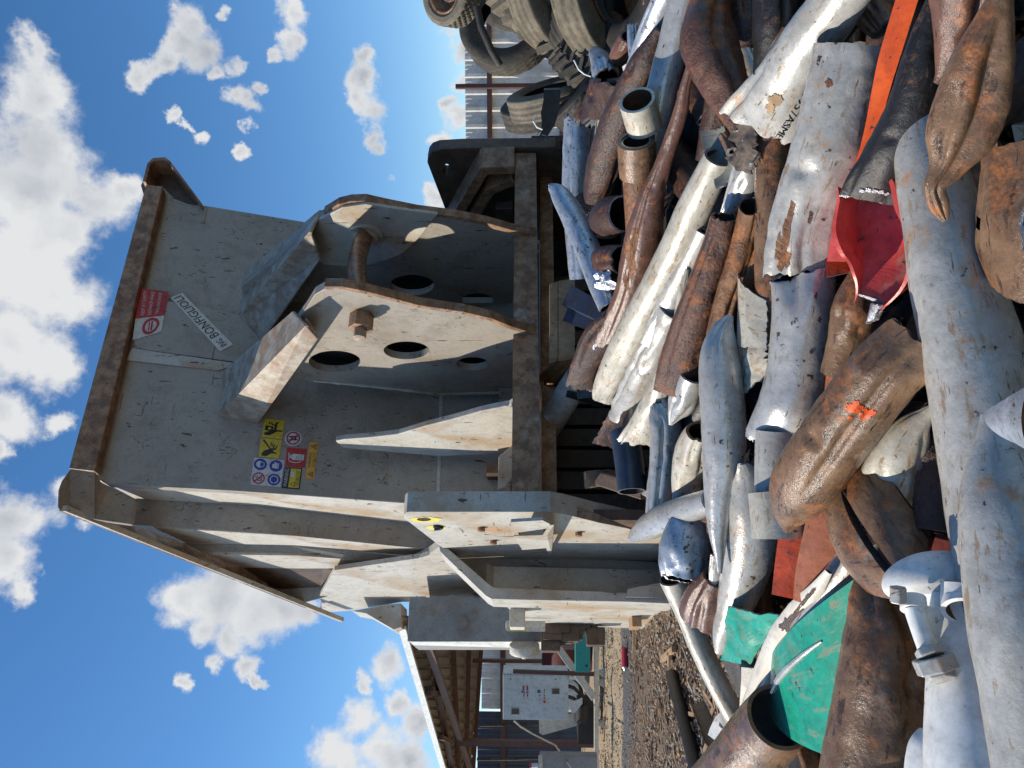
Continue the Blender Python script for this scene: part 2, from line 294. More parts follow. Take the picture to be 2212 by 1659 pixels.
def interp(x, tab):
    if x <= tab[0][0]: return tab[0][1]
    for (a, b), (c, d) in zip(tab, tab[1:]):
        if x <= c: return b + (d-b)*(x-a)/(c-a)
    return tab[-1][1]
DT = [(1150,5.3),(1190,4.9),(1250,4.2),(1300,3.75),(1400,3.15),(1500,2.72),(1600,2.4),(1700,2.15),(1900,1.8),(2100,1.5),(2300,1.3)]
def Dp(X, Y):
    d = interp(X, DT)
    if Y > 1250: d *= 1 + .22*smoothstep(1250, 1650, Y)*(1-smoothstep(1650, 1850, X))
    return d
def crom(p, t):
    n = len(p)-1; s = min(int(t), n-1); u = t-s
    a = p[max(s-1, 0)]; b = p[s]; c = p[s+1]; d = p[min(s+2, n)]
    out = []
    for i in range(len(b)):
        m1 = (c[i]-a[i])/2; m2 = (d[i]-b[i])/2
        out.append((2*u**3-3*u*u+1)*b[i] + (u**3-2*u*u+u)*m1 + (-2*u**3+3*u*u)*c[i] + (u**3-u*u)*m2)
    return out
def frames(pts, layer, D, step=7.):
    ctl = []
    for p in pts:
        p = list(p) + [1., 0., 0.][len(p)-3:]; ctl.append(p)
    L_ = [0]
    for a, b in zip(ctl, ctl[1:]): L_.append(L_[-1] + math.hypot(a[0]-b[0], a[1]-b[1]) + 1e-6)
    d0, d1 = D if D else (Dp(*ctl[0][:2])+layer*.1, Dp(*ctl[-1][:2])+layer*.1)
    for p, l in zip(ctl, L_):
        k = l/L_[-1]; p[4] += 1/((1-k)/d0 + k/d1)
    res = []; k = max(10, int(L_[-1]/step))
    # parametrise by pixel length
    for i in range(k+1):
        l = L_[-1]*i/k; s = 0
        while s < len(L_)-2 and L_[s+1] < l: s += 1
        t = s + (l-L_[s])/(L_[s+1]-L_[s]); q = crom(ctl, min(t, len(ctl)-1-1e-9)); q[2] = max(q[2], 2); q[3] = max(q[3], .05); res.append(q)
    P = [V(q[0], q[1], q[4]) for q in res]; out = []; pw = None; length = 0
    for i, (q, p) in enumerate(zip(res, P)):
        T = (P[min(i+1, k)]-P[max(i-1, 0)]).normalized(); d = (p-CAM).normalized()
        w = T.cross(d)
        if w.length < .15 and pw: w = pw - T*pw.dot(T)
        w.normalize()
        if pw and w.dot(pw) < 0: w = -w
        pw = w; n = w.cross(T)
        if n.dot(d) > 0: n = -n
        r = R(q[5]); w2 = w*math.cos(r)+n*math.sin(r); n2 = n*math.cos(r)-w*math.sin(r)
        if i: length += (p-P[i-1]).length
        out.append((p, T, w2, n2, q[2]/2/FPX*q[4], q[2]/2/FPX*q[4]*q[3], length))
    return out
def pipe(name, label, cat, pts, mat, layer=0, D=None, wall=.009, n=56, s0=0, s1=0, j0=.0, j1=.0, dent=.042, seed=0, arc=None, cut=None, inner='insidedark', group=None, parent=None, dk=9, cr=()):
    cut = cut or ('cut' if mat in ('galv','galvmatt','galvblue') else 'cutdull')
    fr = frames(pts, layer, D); K = len(fr); full = arc is None
    a0, a1 = (0, 360) if full else arc
    th = [R(a0 + (a1-a0)*i/n) for i in range(n+1)]
    O = []; I = []
    rg = random.Random(seed*7+1); cr = list(cr)
    if dent >= .03:
        for _ in range(rg.randint(2, 4)):
            k0 = rg.uniform(-.2, 1.0); k1 = k0+rg.choice((-1, 1))*rg.uniform(.15, .5); cr.append((rg.uniform(25, 155), rg.uniform(.10, .30), rg.uniform(4, 11), k0, k1))
        hits = [(rg.uniform(.08, .92), rg.uniform(20, 160), rg.uniform(.08, .20), rg.uniform(.012, .035), rg.uniform(10, 26)) for _ in range(rg.randint(2, 5))]
    else: hits = []
    for i, (p, T, w, nn, rw, rn, ln) in enumerate(fr):
        ro = []; ri = []
        lens = .75*max(0, 1-rn/max(rw, 1e-6)) if full else 0
        for t in th:
            c, s = math.cos(t), math.sin(t); s = math.copysign(abs(s)**(1+lens), s)
            q = p + w*c*rw + nn*s*rn
            f = 1 + dent*(noise.noise(q*dk + Vector((seed*3.1, 0, 0)))*.75 + .6*noise.noise(q*dk*3.3+Vector((0,seed,0))) + .25*noise.noise(q*dk*8+Vector((0,0,seed))))
            for (ca, cdp, cw, k0, k1) in cr:
                da = (math.degrees(t)-ca+180) % 360-180; kk = smoothstep(k0, k1, i/(K-1)) if k1 > k0 else 1-smoothstep(k1, k0, i/(K-1))
                f -= cdp*kk*math.exp(-(da/cw)**2)
            for hk, ha, hd, hl, hw in hits:
                da = (math.degrees(t)-ha+180) % 360-180; dl_ = (i/(K-1)-hk)*fr[-1][6]
                f -= hd*math.exp(-(da/hw)**2-(dl_/hl)**2)
            e0 = max(0, 1-i/2.5); e1 = max(0, 1-(K-1-i)/2.5)
            jag0 = j0*rw*(noise.noise(Vector((c*3.5, s*3.5, seed*1.7)))*1.2+.6*noise.noise(Vector((c*11, s*11, seed*1.3)))); jag1 = j1*rw*(noise.noise(Vector((c*3.5, s*3.5, seed+9.7)))*1.2+.6*noise.noise(Vector((c*11, s*11, seed+4.3))))
            sh = T*((-s0*c*rw - jag0)*e0 + (s1*c*rw + jag1)*e1)
            ro.append(p + w*c*rw*f + nn*s*rn*f + sh)
            iw = max(rw*f-wall, rw*.35); ir = max(rn*f-wall, rn*.25)
            ri.append(p + w*c*iw + nn*s*ir + sh)
        O.append(ro); I.append(ri)
    mb = MB(); m = n+1
    per = fr[len(fr)//2][4]*2*math.pi
    uo = [(per*j/n, fr[i][6]) for i in range(K) for j in range(m)]
    quads = [(i*m+j, i*m+j+1, (i+1)*m+j+1, (i+1)*m+j) for i in range(K-1) for j in range(n)]
    mb.add([v for r_ in O for v in r_], quads, 0, uo, True)
    mb.add([v for r_ in I for v in r_], [q[::-1] for q in quads], 2 if full else 3, uo, True)
    for i, fl in ((0, 1), (K-1, 0)):
        mb.add(O[i]+I[i], [((j, j+1, m+j+1, m+j) if fl else (j+1, j, m+j, m+j+1)) for j in range(n)], 1)
    if not full:
        for j in (0, n):
            vs = [O[i][j] for i in range(K)] + [I[i][j] for i in range(K)]
            mb.add(vs, [(i, i+1, K+i+1, K+i) for i in range(K-1)], 1)
    o = mb.build(name, [mat, cut, inner, mat], parent, fixn=False)
    import bmesh
    if full:
        bm = bmesh.new(); bm.from_mesh(o.data); 
        bmesh.ops.remove_doubles(bm, verts=bm.verts, dist=1e-7); bm.to_mesh(o.data); bm.free()
        # keep the rims crisp
        bm = bmesh.new(); bm.from_mesh(o.data)
        for e in bm.edges:
            if len(e.link_faces) == 2 and e.link_faces[0].material_index != e.link_faces[1].material_index: e.smooth = False
        bmesh.ops.recalc_face_normals(bm, faces=bm.faces); bm.to_mesh(o.data); bm.free()
    if parent is None: tag(o, label, cat, group)
    return o
PROFS = {
 'channel': [(-1,1),(-.86,1),(-.86,-.8),(.86,-.8),(.86,1),(1,1),(1,-1),(-1,-1)],
 'channelback': [(-1,-1),(-.86,-1),(-.86,.8),(.86,.8),(.86,-1),(1,-1),(1,1),(-1,1)],
 'angle': [(-1,1),(1,1),(1,-1),(.8,-1),(.8,.8),(-1,.8)],
 'angle2': [(-1,-1),(1,.9),(1,1),(-.9,-.8),(-.9,1),(-1,1)],
 'box': [(-1,-1),(1,-1),(1,1),(-1,1)],
 'flat': [(-1,-.12),(1,-.12),(1,.12),(-1,.12)],
 'zee': [(-1,-1),(-.1,-1),(0,.7),(1,.8),(1,1),(-.15,.95),(-.25,-.8),(-1,-.85)],
}
def bar(name, label, cat, pts, mat, prof='box', layer=0, D=None, dent=.05, seed=0, jag=0, cut='cutdull', parent=None, group=None, mats=None):
    fr = frames(pts, layer, D, 9.); pr = PROFS[prof]; k = len(pr); rings = []
    for i, (p, T, w, nn, rw, rn, ln) in enumerate(fr):
        e = 1 if i == 0 else (-1 if i == len(fr)-1 else 0)
        rg = []
        for j, (a, b) in enumerate(pr):
            q = p + w*a*rw + nn*b*rn
            q += (w*noise.noise(p*14+Vector((seed, a, 0))) + nn*noise.noise(p*14+Vector((0, seed, b))))*dent*rw
            q -= T*e*jag*rw*noise.noise(Vector((a*4, b*4, seed)))
            rg.append(q)
        rings.append(rg)
    mb = MB()
    for j in range(k):
        j2 = (j+1) % k
        vs = [rings[i][j] for i in range(len(fr))] + [rings[i][j2] for i in range(len(fr))]; n = len(fr)
        uv = [(0, fr[i][6]) for i in range(n)] + [(.06, fr[i][6]) for i in range(n)]
        mb.add(vs, [(i, i+1, n+i+1, n+i) for i in range(n-1)], 0, uv, True)
    mb.add(rings[0], [tuple(range(k))], 1); mb.add(rings[-1], [tuple(range(k))[::-1]], 1)
    o = mb.build(name, mats or [mat, cut], parent, fixn=False)
    import bmesh
    bm = bmesh.new(); bm.from_mesh(o.data); bmesh.ops.remove_doubles(bm, verts=bm.verts, dist=1e-7)
    for e in bm.edges:
        if len(e.link_faces) == 2 and e.calc_face_angle(0) > R(35): e.smooth = False
    bmesh.ops.recalc_face_normals(bm, faces=bm.faces); bm.to_mesh(o.data); bm.free()
    if parent is None: tag(o, label, cat, group)
    return o
def patch(name, label, cat, cor, mat, layer=0, th=.005, bulge=0., bx=0., crump=.0, ck=12, jag=0., seed=0, n=22, parent=None, cut='cut', D=None, group=None, holes=None):
    """torn sheet: four pixel corners (X, Y, dD), bulge toward the camera, crumpled by noise"""
    c = [V(p[0], p[1], (D if D else Dp(p[0], p[1])) + layer*.1 + (p[2] if len(p) > 2 else 0)) for p in cor]
    nr = (c[1]-c[0]).cross(c[3]-c[0]).normalized()
    if nr.dot(c[0]-CAM) > 0: nr = -nr
    size = ((c[1]-c[0]).length + (c[3]-c[0]).length)/2
    F = []; B = []
    for i in range(n+1):
        for j in range(n+1):
            u, v = i/n, j/n
            if jag:
                u = u + (jag*noise.noise(Vector((v*9, seed, 0)))*(abs(u-.5)*2)**3); v = v + (jag*noise.noise(Vector((i/n*9, 0, seed)))*(abs(v-.5)*2)**3)
            p = (c[0]*(1-u)+c[1]*u)*(1-v) + (c[3]*(1-u)+c[2]*u)*v
            h = bulge*size*(4*v*(1-v)) + bx*size*(4*u*(1-u))
            h += crump*size*(noise.noise(p*ck+Vector((seed,0,0))) + .5*abs(noise.noise(p*ck*2.3+Vector((0,seed,0)))))
            F.append(p+nr*h); B.append(p+nr*(h-th))
    mb = MB(); m = n+1
    q = [(i*m+j, i*m+j+1, (i+1)*m+j+1, (i+1)*m+j) for i in range(n) for j in range(n)]
    if holes: q = [f for f in q if not any(((f[0]//m+.5)/n-hx)**2/(rx*rx)+((f[0]%m+.5)/n-hy)**2/(ry*ry) < 1 for hx, hy, rx, ry in holes)]
    uv = [(i/n*size, j/n*size) for i in range(m) for j in range(m)]
    mb.add(F, q, 0, uv, True); mb.add(B, [f[::-1] for f in q], 0, uv, True)
    ed = [i*m for i in range(m)], [i*m+n for i in range(m)], list(range(m)), [n*m+j for j in range(m)]
    for e in ed:
        k = len(e); mb.add([F[i] for i in e]+[B[i] for i in e], [(i, i+1, k+i+1, k+i) for i in range(k-1)], 1)
    o = mb.build(name, [mat, cut], parent, fixn=False)
    if parent is None: tag(o, label, cat, group)
    return o
def textmesh(txt, size=1.0, align='CENTER'):
    cu = bpy.data.curves.new('t', 'FONT'); cu.body = txt; cu.size = size; cu.align_x = align; cu.align_y = 'CENTER'; cu.resolution_u = 2
    ob = bpy.data.objects.new('t', cu); col.objects.link(ob); bpy.context.view_layer.update()
    dg = bpy.context.evaluated_depsgraph_get(); me = bpy.data.meshes.new_from_object(ob.evaluated_get(dg))
    vs = [v.co.copy() for v in me.vertices]; fs = [tuple(p.vertices) for p in me.polygons]
    bpy.data.objects.remove(ob); bpy.data.curves.remove(cu); bpy.data.meshes.remove(me)
    return vs, fs
def circ(cx, cy, r, n=28, ry=None): return [(cx+r*math.cos(i*2*math.pi/n), cy+(ry or r)*math.sin(i*2*math.pi/n)) for i in range(n)]
class Sign:
    """printed sheet: corners bl, br, tr, tl (3D points); shapes in 0..1 upright coordinates, each a hair proud of the one below"""
    def __init__(s, bl, br, tr, tl, mats, th=.004):
        s.c = [Vector(x) for x in (bl, br, tr, tl)]; s.n = (s.c[1]-s.c[0]).cross(s.c[3]-s.c[0]).normalized()
        if s.n.dot(s.c[0]-CAM) > 0: s.n = -s.n
        s.mb = MB(); s.mats = mats; s.lv = .004; s.asp = (s.c[1]-s.c[0]).length/(s.c[3]-s.c[0]).length
        s.mb.slab([p + s.n*.004 for p in s.c], .0035, n=-s.n, mi=0)
    def P(s, u, v, h):
        a, b, c, d = s.c; return (a*(1-u)+b*u)*(1-v) + (d*(1-u)+c*u)*v + s.n*h
    def poly(s, pts, mi, h=1, holes=()):
        hh = .004 + h*.0012
        loops = [[s.P(u, v, hh) for u, v in l] for l in [pts]+list(holes)]
        flat = [p for l in loops for p in l]; s.mb.add(flat, [tuple(t) for t in tessellate_polygon(loops)], mi)
    def ring(s, cx, cy, r, r2, mi, h=1):
        a = circ(cx, cy, r/s.asp if s.asp > 1 else r, 30, r if s.asp > 1 else r*s.asp); b = circ(cx, cy, r2/s.asp if s.asp > 1 else r2, 30, r2 if s.asp > 1 else r2*s.asp)
        hh = .004+h*.0012; n = 30
        s.mb.add([s.P(u, v, hh) for u, v in a+b], [(i, (i+1) % n, n+(i+1) % n, n+i) for i in range(n)], mi)
    def line(s, p, q, w, mi, h=1):
        dx, dy = (q[0]-p[0])*s.asp, q[1]-p[1]; l = math.hypot(dx, dy) or 1; nx, ny = -dy/l*w/2/s.asp, dx/l*w/2
        s.poly([(p[0]+nx, p[1]+ny), (q[0]+nx, q[1]+ny), (q[0]-nx, q[1]-ny), (p[0]-nx, p[1]-ny)], mi, h)
    def text(s, txt, cx, cy, size, mi, h=2, width=None):
        vs, fs = textmesh(txt)
        if not vs: return
        w = max(v.x for v in vs)-min(v.x for v in vs); k = size
        kx = (width*s.asp/w if width else k)
        s.mb.add([s.P(cx + v.x*kx/s.asp, cy + v.y*k, .004+h*.0012) for v in vs], fs, mi)
    def build(s, name, parent): return s.mb.build(name, s.mats, parent, fixn=False)

def hit(host, X, Y, off=0.):
    inv = host.matrix_world.inverted(); c = inv @ CAM; w = inv @ V(X, Y, 1.0); ok, loc, nr, _ = host.ray_cast(c, (w-c).normalized())
    if not ok: return None
    if nr.dot(loc-c) > 0: nr = -nr
    return host.matrix_world @ (loc + nr*off)
def splat(host, blobs, mat, name='paint_fleck', off=.0012, seed=0):
    """irregular flake(s) of paint or rust lying on the host surface; blobs = (X, Y, rx, ry, angle)"""
    bpy.context.view_layer.update(); mb = MB()
    for bi, (X, Y, rx, ry, an) in enumerate(blobs):
        vs = []; ok = True; nr_, na = 4, 34; ca, sa = math.cos(R(an)), math.sin(R(an))
        for i in range(nr_+1):
            for j in range(na):
                t = j*2*math.pi/na; k = i/nr_*(1+.55*noise.noise(Vector((math.cos(t)*1.7, math.sin(t)*1.7, bi*3.3+seed)))+.5*noise.noise(Vector((math.cos(t)*5, math.sin(t)*5, bi*3.3+seed))))
                x, y = rx*k*math.cos(t), ry*k*math.sin(t); p = hit(host, X+x*ca-y*sa, Y+x*sa+y*ca, off)
                if p is None: ok = False; break
                vs.append(p)
            if not ok: break
        if ok: mb.add(vs, [(i*na+j, i*na+(j+1) % na, (i+1)*na+(j+1) % na, (i+1)*na+j) for i in range(nr_) for j in range(na)], 0, smooth=True)
    if mb.v: return mb.build(name, mat, host, fixn=False)
def ridge(host, pts, r, mat, name, off=0.):
    bpy.context.view_layer.update(); ps = [hit(host, x, y, off) for x, y in pts]; ps = [p for p in ps if p]
    if len(ps) > 1: mb = MB(); k = len(ps); mb.tube(ps, [r*(.5+.5*math.sin(math.pi*(i+.6)/(k+.2))) for i in range(k)], 8); return mb.build(name, mat, host, fixn=False)
# ============================================================ ground
def ground_mat():
    m = bpy.data.materials.new('dirt_and_gravel'); m.use_nodes = True; t = m.node_tree; p = t.nodes['Principled BSDF']
    g = N(t, 'ShaderNodeNewGeometry'); ps = g.outputs['Position']
    c = mixc(t, ramp(t, noi(t, ps, 1.5, 8, .6), .35, .65), (.15,.095,.055), (.22,.15,.09))
    c = mixc(t, ramp(t, noi(t, ps, 30, 6, .7), .4, .62), c, (.06,.038,.026))
    c = mixc(t, ramp(t, noi(t, ps, 55, 4, .6), .56, .66), c, (.36,.28,.19))
    sx = N(t, 'ShaderNodeSeparateXYZ'); L(t, ps, sx.inputs[0])
    wob = N(t, 'ShaderNodeMath', operation='MULTIPLY_ADD'); L(t, noi(t, ps, .8, 5), wob.inputs[0]); wob.inputs[1].default_value = 1.6; L(t, sx.outputs['Y'], wob.inputs[2])
    pale = mixc(t, ramp(t, noi(t, ps, 40, 5, .7), .42, .6), (.50,.40,.26), (.30,.21,.12))
    c = mixc(t, ramp(t, wob.outputs[0], 10.6, 11.0), c, pale)
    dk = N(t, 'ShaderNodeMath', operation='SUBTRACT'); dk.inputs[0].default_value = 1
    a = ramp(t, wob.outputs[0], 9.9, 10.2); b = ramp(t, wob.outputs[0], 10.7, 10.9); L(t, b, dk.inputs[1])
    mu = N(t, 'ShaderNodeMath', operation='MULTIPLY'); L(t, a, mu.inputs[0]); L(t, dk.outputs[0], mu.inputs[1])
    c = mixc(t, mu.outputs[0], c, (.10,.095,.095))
    L(t, c, p.inputs['Base Color']); p.inputs['Roughness'].default_value = .9
    bm = N(t, 'ShaderNodeBump', i_Strength=.9, i_Distance=.03); L(t, noi(t, ps, 28, 8, .7), bm.inputs['Height']); L(t, bm.outputs[0], p.inputs['Normal'])
    return m
M['ground'] = ground_mat()
mb = MB(); n = 130; vs = []
for i in range(n+1):
    for j in range(n+1):
        x = -9+14*i/n; y = 1.5+14*j/n; e = min(i, j, n-i, n-j)/8
        vs.append((x, y, min(1, e)*(.035*noise.noise(Vector((x*1.7, y*1.7, 0)))+.02*noise.noise(Vector((x*6, y*6, 3))))))
mb.add(vs, [(i*(n+1)+j, (i+1)*(n+1)+j, (i+1)*(n+1)+j+1, i*(n+1)+j+1) for i in range(n) for j in range(n)], 0, smooth=True)
B0, B1, B2, B3 = -9, 5, 1.5, 15.5; S = 600
for x0, x1, y0, y1 in ((-S, B0, -S, S), (B1, S, -S, S), (B0, B1, -S, B2), (B0, B1, B3, S)):
    mb.add([(x0,y0,0),(x1,y0,0),(x1,y1,0),(x0,y1,0)], [(0,1,2,3)])
g = mb.build('ground', 'ground', fixn=False); tag(g, kind='structure')
# loose stones and chips
random.seed(4); mb = MB()
mb2 = MB()
def stone(mb, c, r, mi):
    vs = []
    for a in ((1,0,0),(-1,0,0),(0,1,0),(0,-1,0),(0,0,1),(0,0,-1)):
        v = Vector(a)*r*random.uniform(.55, 1.25); v.z *= .6; vs.append(v)
    a = random.random()*6.3; rot = Matrix.Rotation(a, 3, 'Z') @ Matrix.Rotation(random.uniform(-.5,.5), 3, 'X')
    mb.add([Vector(c) + rot @ v for v in vs], [(0,2,4),(2,1,4),(1,3,4),(3,0,4),(2,0,5),(1,2,5),(3,1,5),(0,3,5)], mi)
for i in range(9000):
    y = random.uniform(4.0, 14) if i % 3 else random.uniform(4, 8); x = random.uniform(-.56*y, -.26*y)
    if random.random() < .05: x = random.uniform(-2, 3)
    stone(mb, (x, y, .008), random.uniform(.006, .02)*(2.0 if random.random() < .05 else 1), random.choice((0, 0, 1, 2, 2)))
o = mb.build('gravel', [plain('pale_stone', (.42,.34,.24), .85), plain('grey_stone', (.22,.21,.20), .85), plain('brown_stone', (.20,.12,.07), .9)], fixn=False)
tag(o, 'loose tan and grey gravel on the yard floor', 'gravel', kind='stuff')
def chips(n, yr, seed):
    random.seed(seed); mb = MB()
    for i in range(n):
        y = random.uniform(*yr); x = random.uniform(-.50*y, -.29*y)
        l = random.uniform(.02, .11)*(1.6 if random.random() < .08 else 1); a = random.random()*3.14; d = Vector((math.cos(a), math.sin(a), random.uniform(-.15, .25)))
        mb.bar(Vector((x, y, .02)), Vector((x, y, .02))+d*l, random.uniform(.008, .03), random.uniform(.004, .012), random.choice((0, 0, 1, 2)))
    return mb
o = chips(650, (4.0, 9), 7).build('debris', ['wood', 'rustdark', 'concrete'], fixn=False); tag(o, 'splinters of wood and rusty crumbs littering the dirt', 'debris', kind='stuff')

# ============================================================ white corrugated fence, right end, behind the tyres
def corrugated(mb, p0, p1, z0, z1, pitch=.3, dep=.022, nrm=None, mi=0, zs=4):
    p0 = Vector(p0); p1 = Vector(p1); d = p1-p0; l = d.length; d.normalize(); nr = Vector((d.y, -d.x, 0)) if nrm is None else Vector(nrm)
    prof = []; x = 0
    while x < l:
        for u, h in ((0,0),(.03,1),(.10,1),(.13,0),(.20,0),(.213,.25),(.227,.25),(.24,0),(.30,0),(.313,.25),(.327,.25),(.34,0)):
            if h == 0 or True: prof.append((x+u*pitch/.4, h*dep))
        x += pitch
    prof = [q for q in prof if q[0] <= l]
    vs = []; 
    for u, h in prof:
        for k in range(2): vs.append(p0 + d*u + nr*h + Vector((0,0, z0 if k == 0 else z1)))
    mb.add(vs, [(2*i, 2*i+2, 2*i+3, 2*i+1) for i in range(len(prof)-1)], mi)
    vs2 = [v - nr*.004 for v in vs]; mb.add(vs2, [(2*i+1, 2*i+3, 2*i+2, 2*i) for i in range(len(prof)-1)], mi)
fa = V(1200, 420, 14.2); fb = V(1200, -160, 13.6); fa.z = fb.z = 0
zt = V(1003, 200, 13.8).z
f = empty('sheet_fence', fa, 'white corrugated sheet fence behind the heap of old tyres', 'fence')
mb = MB(); corrugated(mb, fa, fb, .02, zt); mb.build('sheeting', 'corr', f, fixn=False)
dirn = (fb-fa).normalized(); nf = Vector((dirn.y, -dirn.x, 0))
for Xr in (1056, 1215):
    z = V(Xr, 200, 13.7).z; mb = MB(); mb.bar(fa+nf*.10+Vector((0,0,z)), fb+nf*.10+Vector((0,0,z)), .06, .09); mb.build('rail', 'steelred', f)
for Yp, Xt in ((186, 984), (-60, 990)):
    q = V(1100, Yp, 13.4); q.z = 0; zt2 = V(Xt, Yp, 13.4).z; mb = MB(); mb.bar(q, q+Vector((0,0,zt2)), .07); mb.build('post', 'steelred', f)

# ============================================================ shed, fence and blue wall at the left end
A = V(868, 1330, 9.0); A1 = V(865, 1412, 9.5); B = V(958, 1668, 13.4); Cc = V(1020, 1668, 17.4); E = V(1045, 1330, 17.4)
# extend beyond the frame
B2_ = B + (B-A1).normalized()*3; C2_ = Cc + (Cc-E).normalized()*3
shed = empty('lean_to_shed', Vector((Cc.x, Cc.y, 0)), 'open lean-to shed roof of rusty corrugated sheets on red steel posts', 'shed')
mb = MB(); NU, NV = 150, 6
def rp(u, v, h=0):
    p = (A*(1-u)+B2_*u)*(1-v) + (E*(1-u)+C2_*u)*v
    return p + Vector((0,0,h))
vs = []; vs2 = []
for i in range(NU+1):
    ph = i % 6; h = (0, .035, .035, 0, 0, 0)[ph]
    for j in range(NV+1): vs.append(rp(i/NU, j/NV, h)); vs2.append(rp(i/NU, j/NV, h+.006))
q = [(i*(NV+1)+j, (i+1)*(NV+1)+j, (i+1)*(NV+1)+j+1, i*(NV+1)+j+1) for i in range(NU) for j in range(NV)]
mb.add(vs, q, 0); mb.add(vs2, [x[::-1] for x in q], 1); mb.build('roof_sheets', ['roof', 'corr'], shed, fixn=False)
mb = MB(); mb.bar(rp(.035, 0, .03)-(rp(0,1)-rp(0,0)).normalized()*.03, rp(1, 0, .03)-(rp(0,1)-rp(0,0)).normalized()*.03, .05, .09); mb.build('fascia', 'white', shed)
for v in (.14, .40, .66, .93):
    mb = MB(); mb.bar(rp(.02, v, -.06), rp(1, v, -.06), .05, .09); mb.build('purlin', 'steelred', shed)
for u in (.06, .27, .48, .69):
    mb = MB(); mb.bar(rp(u, -.005, -.07), rp(u, .17, -.07), .07, .07); mb.build('outrigger', 'steelred', shed)
mb = MB(); mb.bar(rp(.0, .02, -.16), rp(.62, .95, -.2), .06, .10); mb.build('rafter', 'steelred', shed)
for Yp, Xt, Dd in ((1605, 986, 13.6), (1428, 1010, 16)):
    q = V(1150, Yp, Dd); q.z = 0; zt2 = V(Xt, Yp, Dd).z; mb = MB(); mb.bar(q, q+Vector((0,0,zt2)), .10 if Yp > 1500 else .07); mb.build('post', 'steelred', shed)
wa = V(1200, 1330, 18.0); wm = V(1200, 1533, 18.0); wb = V(1200, 1668, 18.0); wa.z = wm.z = wb.z = 0; wb += (wb-wm).normalized()*4
zt = V(1040, 1450, 18.0).z
o = empty('sheet_fence', wa, 'white corrugated sheet fence behind the grey control cabinet', 'fence')
mb = MB(); corrugated(mb, wm, wa, .02, zt, pitch=.36); mb.build('sheeting', 'corr', o, fixn=False)
mb = MB(); z = V(1086, 1450, 17.8).z; mb.bar(Vector((wa.x, wa.y-.2, z)), Vector((wm.x, wm.y-.14, z)), .06, .12); mb.build('rail', 'steelred', o)
o = empty('blue_sheet_wall', wm, 'dark blue corrugated wall under the lean-to roof', 'wall')
mb = MB(); corrugated(mb, wb, wm+Vector((-.02,0,0)), .02, zt+.1, pitch=.5); mb.build('sheeting', 'corrblue', o, fixn=False)
mb = MB(); mb.bar(Vector((wb.x, wb.y-.14, z)), Vector((wm.x-.02, wm.y-.14, z)), .06, .12); mb.build('rail', 'steelred', o)
# hose coiled on the blue wall
hs = []
for i in range(25):
    a = -math.pi/2 + math.pi*i/24; hs.append(V(1150+60*math.cos(a), 1602+36*math.sin(a), 17.7))
mb = MB(); mb.tube([V(1035, 1566, 17.7), V(1100, 1566, 17.7)]+hs+[V(1100, 1640, 17.7), V(1030, 1640, 17.7)], .035, 8)
tag(mb.build('hose', 'rubber', fixn=False), 'brown hose hanging in a loop on the dark blue wall', 'hose')

KC = 1.305
# control cabinet ------------------------------------------------
cp = V(1228, 1505, 9.5*KC); k = 9.5*KC/FPX
cab = empty('control_cabinet', cp, 'light grey electric control cabinet with vents and push buttons', 'cabinet')
x0, x1 = V(1150, 1556, 9.5*KC).x, V(1150, 1457, 9.5*KC).x; y0 = cp.y; z1, z0 = V(1086, 1500, 9.5*KC).z, V(1228, 1500, 9.5*KC).z
mb = MB(); mb.abox(x0, x1, y0+.015, y0+.40, z0, z1); mb.build('body', 'cab', cab, bevel=.004)
mb = MB(); mb.abox(x0+.004, x1-.02, y0-.008, y0+.013, z0+.006, z1-.006); mb.build('door', 'cab', cab, bevel=.003)
def cz(X): return V(X, 1500, 9.5*KC).z
def cxx(Y): return V(1150, Y, 9.5*KC).x
for (Xa, Xb, Ya, Yb) in ((1104, 1122, 1530, 1544), (1192, 1209, 1486, 1499)):
    mb = MB(); mb.abox(cxx(Yb), cxx(Ya), y0-.020, y0-.009, cz(Xb), cz(Xa), 0)
    for i in range(6):
        x = cxx(Yb)+(cxx(Ya)-cxx(Yb))*(i+1)/7.; mb.abox(x-.003, x+.003, y0-.026, y0-.021, cz(Xb)+.008, cz(Xa)-.008, 1)
    mb.build('vent_grille', [plain('beige_vent', (.42,.38,.31)), 'sk'], cab)
mb = MB()
for X, Y in ((1103, 1467), (1200, 1467)): mb.abox(cxx(Y)-.01, cxx(Y)+.01, y0-.016, y0-.009, cz(X)-.008, cz(X)+.008)
mb.build('door_lock', 'sk', cab)
for X in (1131, 1139):
    s = Sign(*[Vector((cxx(Y), y0-.009, cz(XX))) for XX, Y in ((X+3.4, 1511), (X+3.4, 1480), (X-3.4, 1480), (X-3.4, 1511))], ['sw', 'sr', 'bluec', 'sy', 'sk'])
    s.poly([(.62,.2),(.96,.2),(.96,.75),(.62,.75)], 1); s.poly([(.2,.2),(.4,.2),(.4,.6),(.2,.6)], 1); s.poly(circ(.5,.5,.09,16,.42), 2)
    s.poly([(.02,.15),(.14,.15),(.08,.8)], 3, 2); s.poly([(.50+.06,.15),(.64,.15),(.6,.8)], 3, 2); s.build('warning_label', cab)
s = Sign(*[Vector((cxx(Y), y0-.009, cz(XX))) for XX, Y in ((1171, 1499), (1171, 1488), (1159, 1488), (1159, 1499))], ['sw','sk','greenc'])
s.poly([(.2,.3),(.8,.3),(.8,.85),(.2,.85)], 1); s.poly([(.3,.45),(.7,.45),(.7,.75),(.3,.75)], 2, 2); s.build('meter', cab)
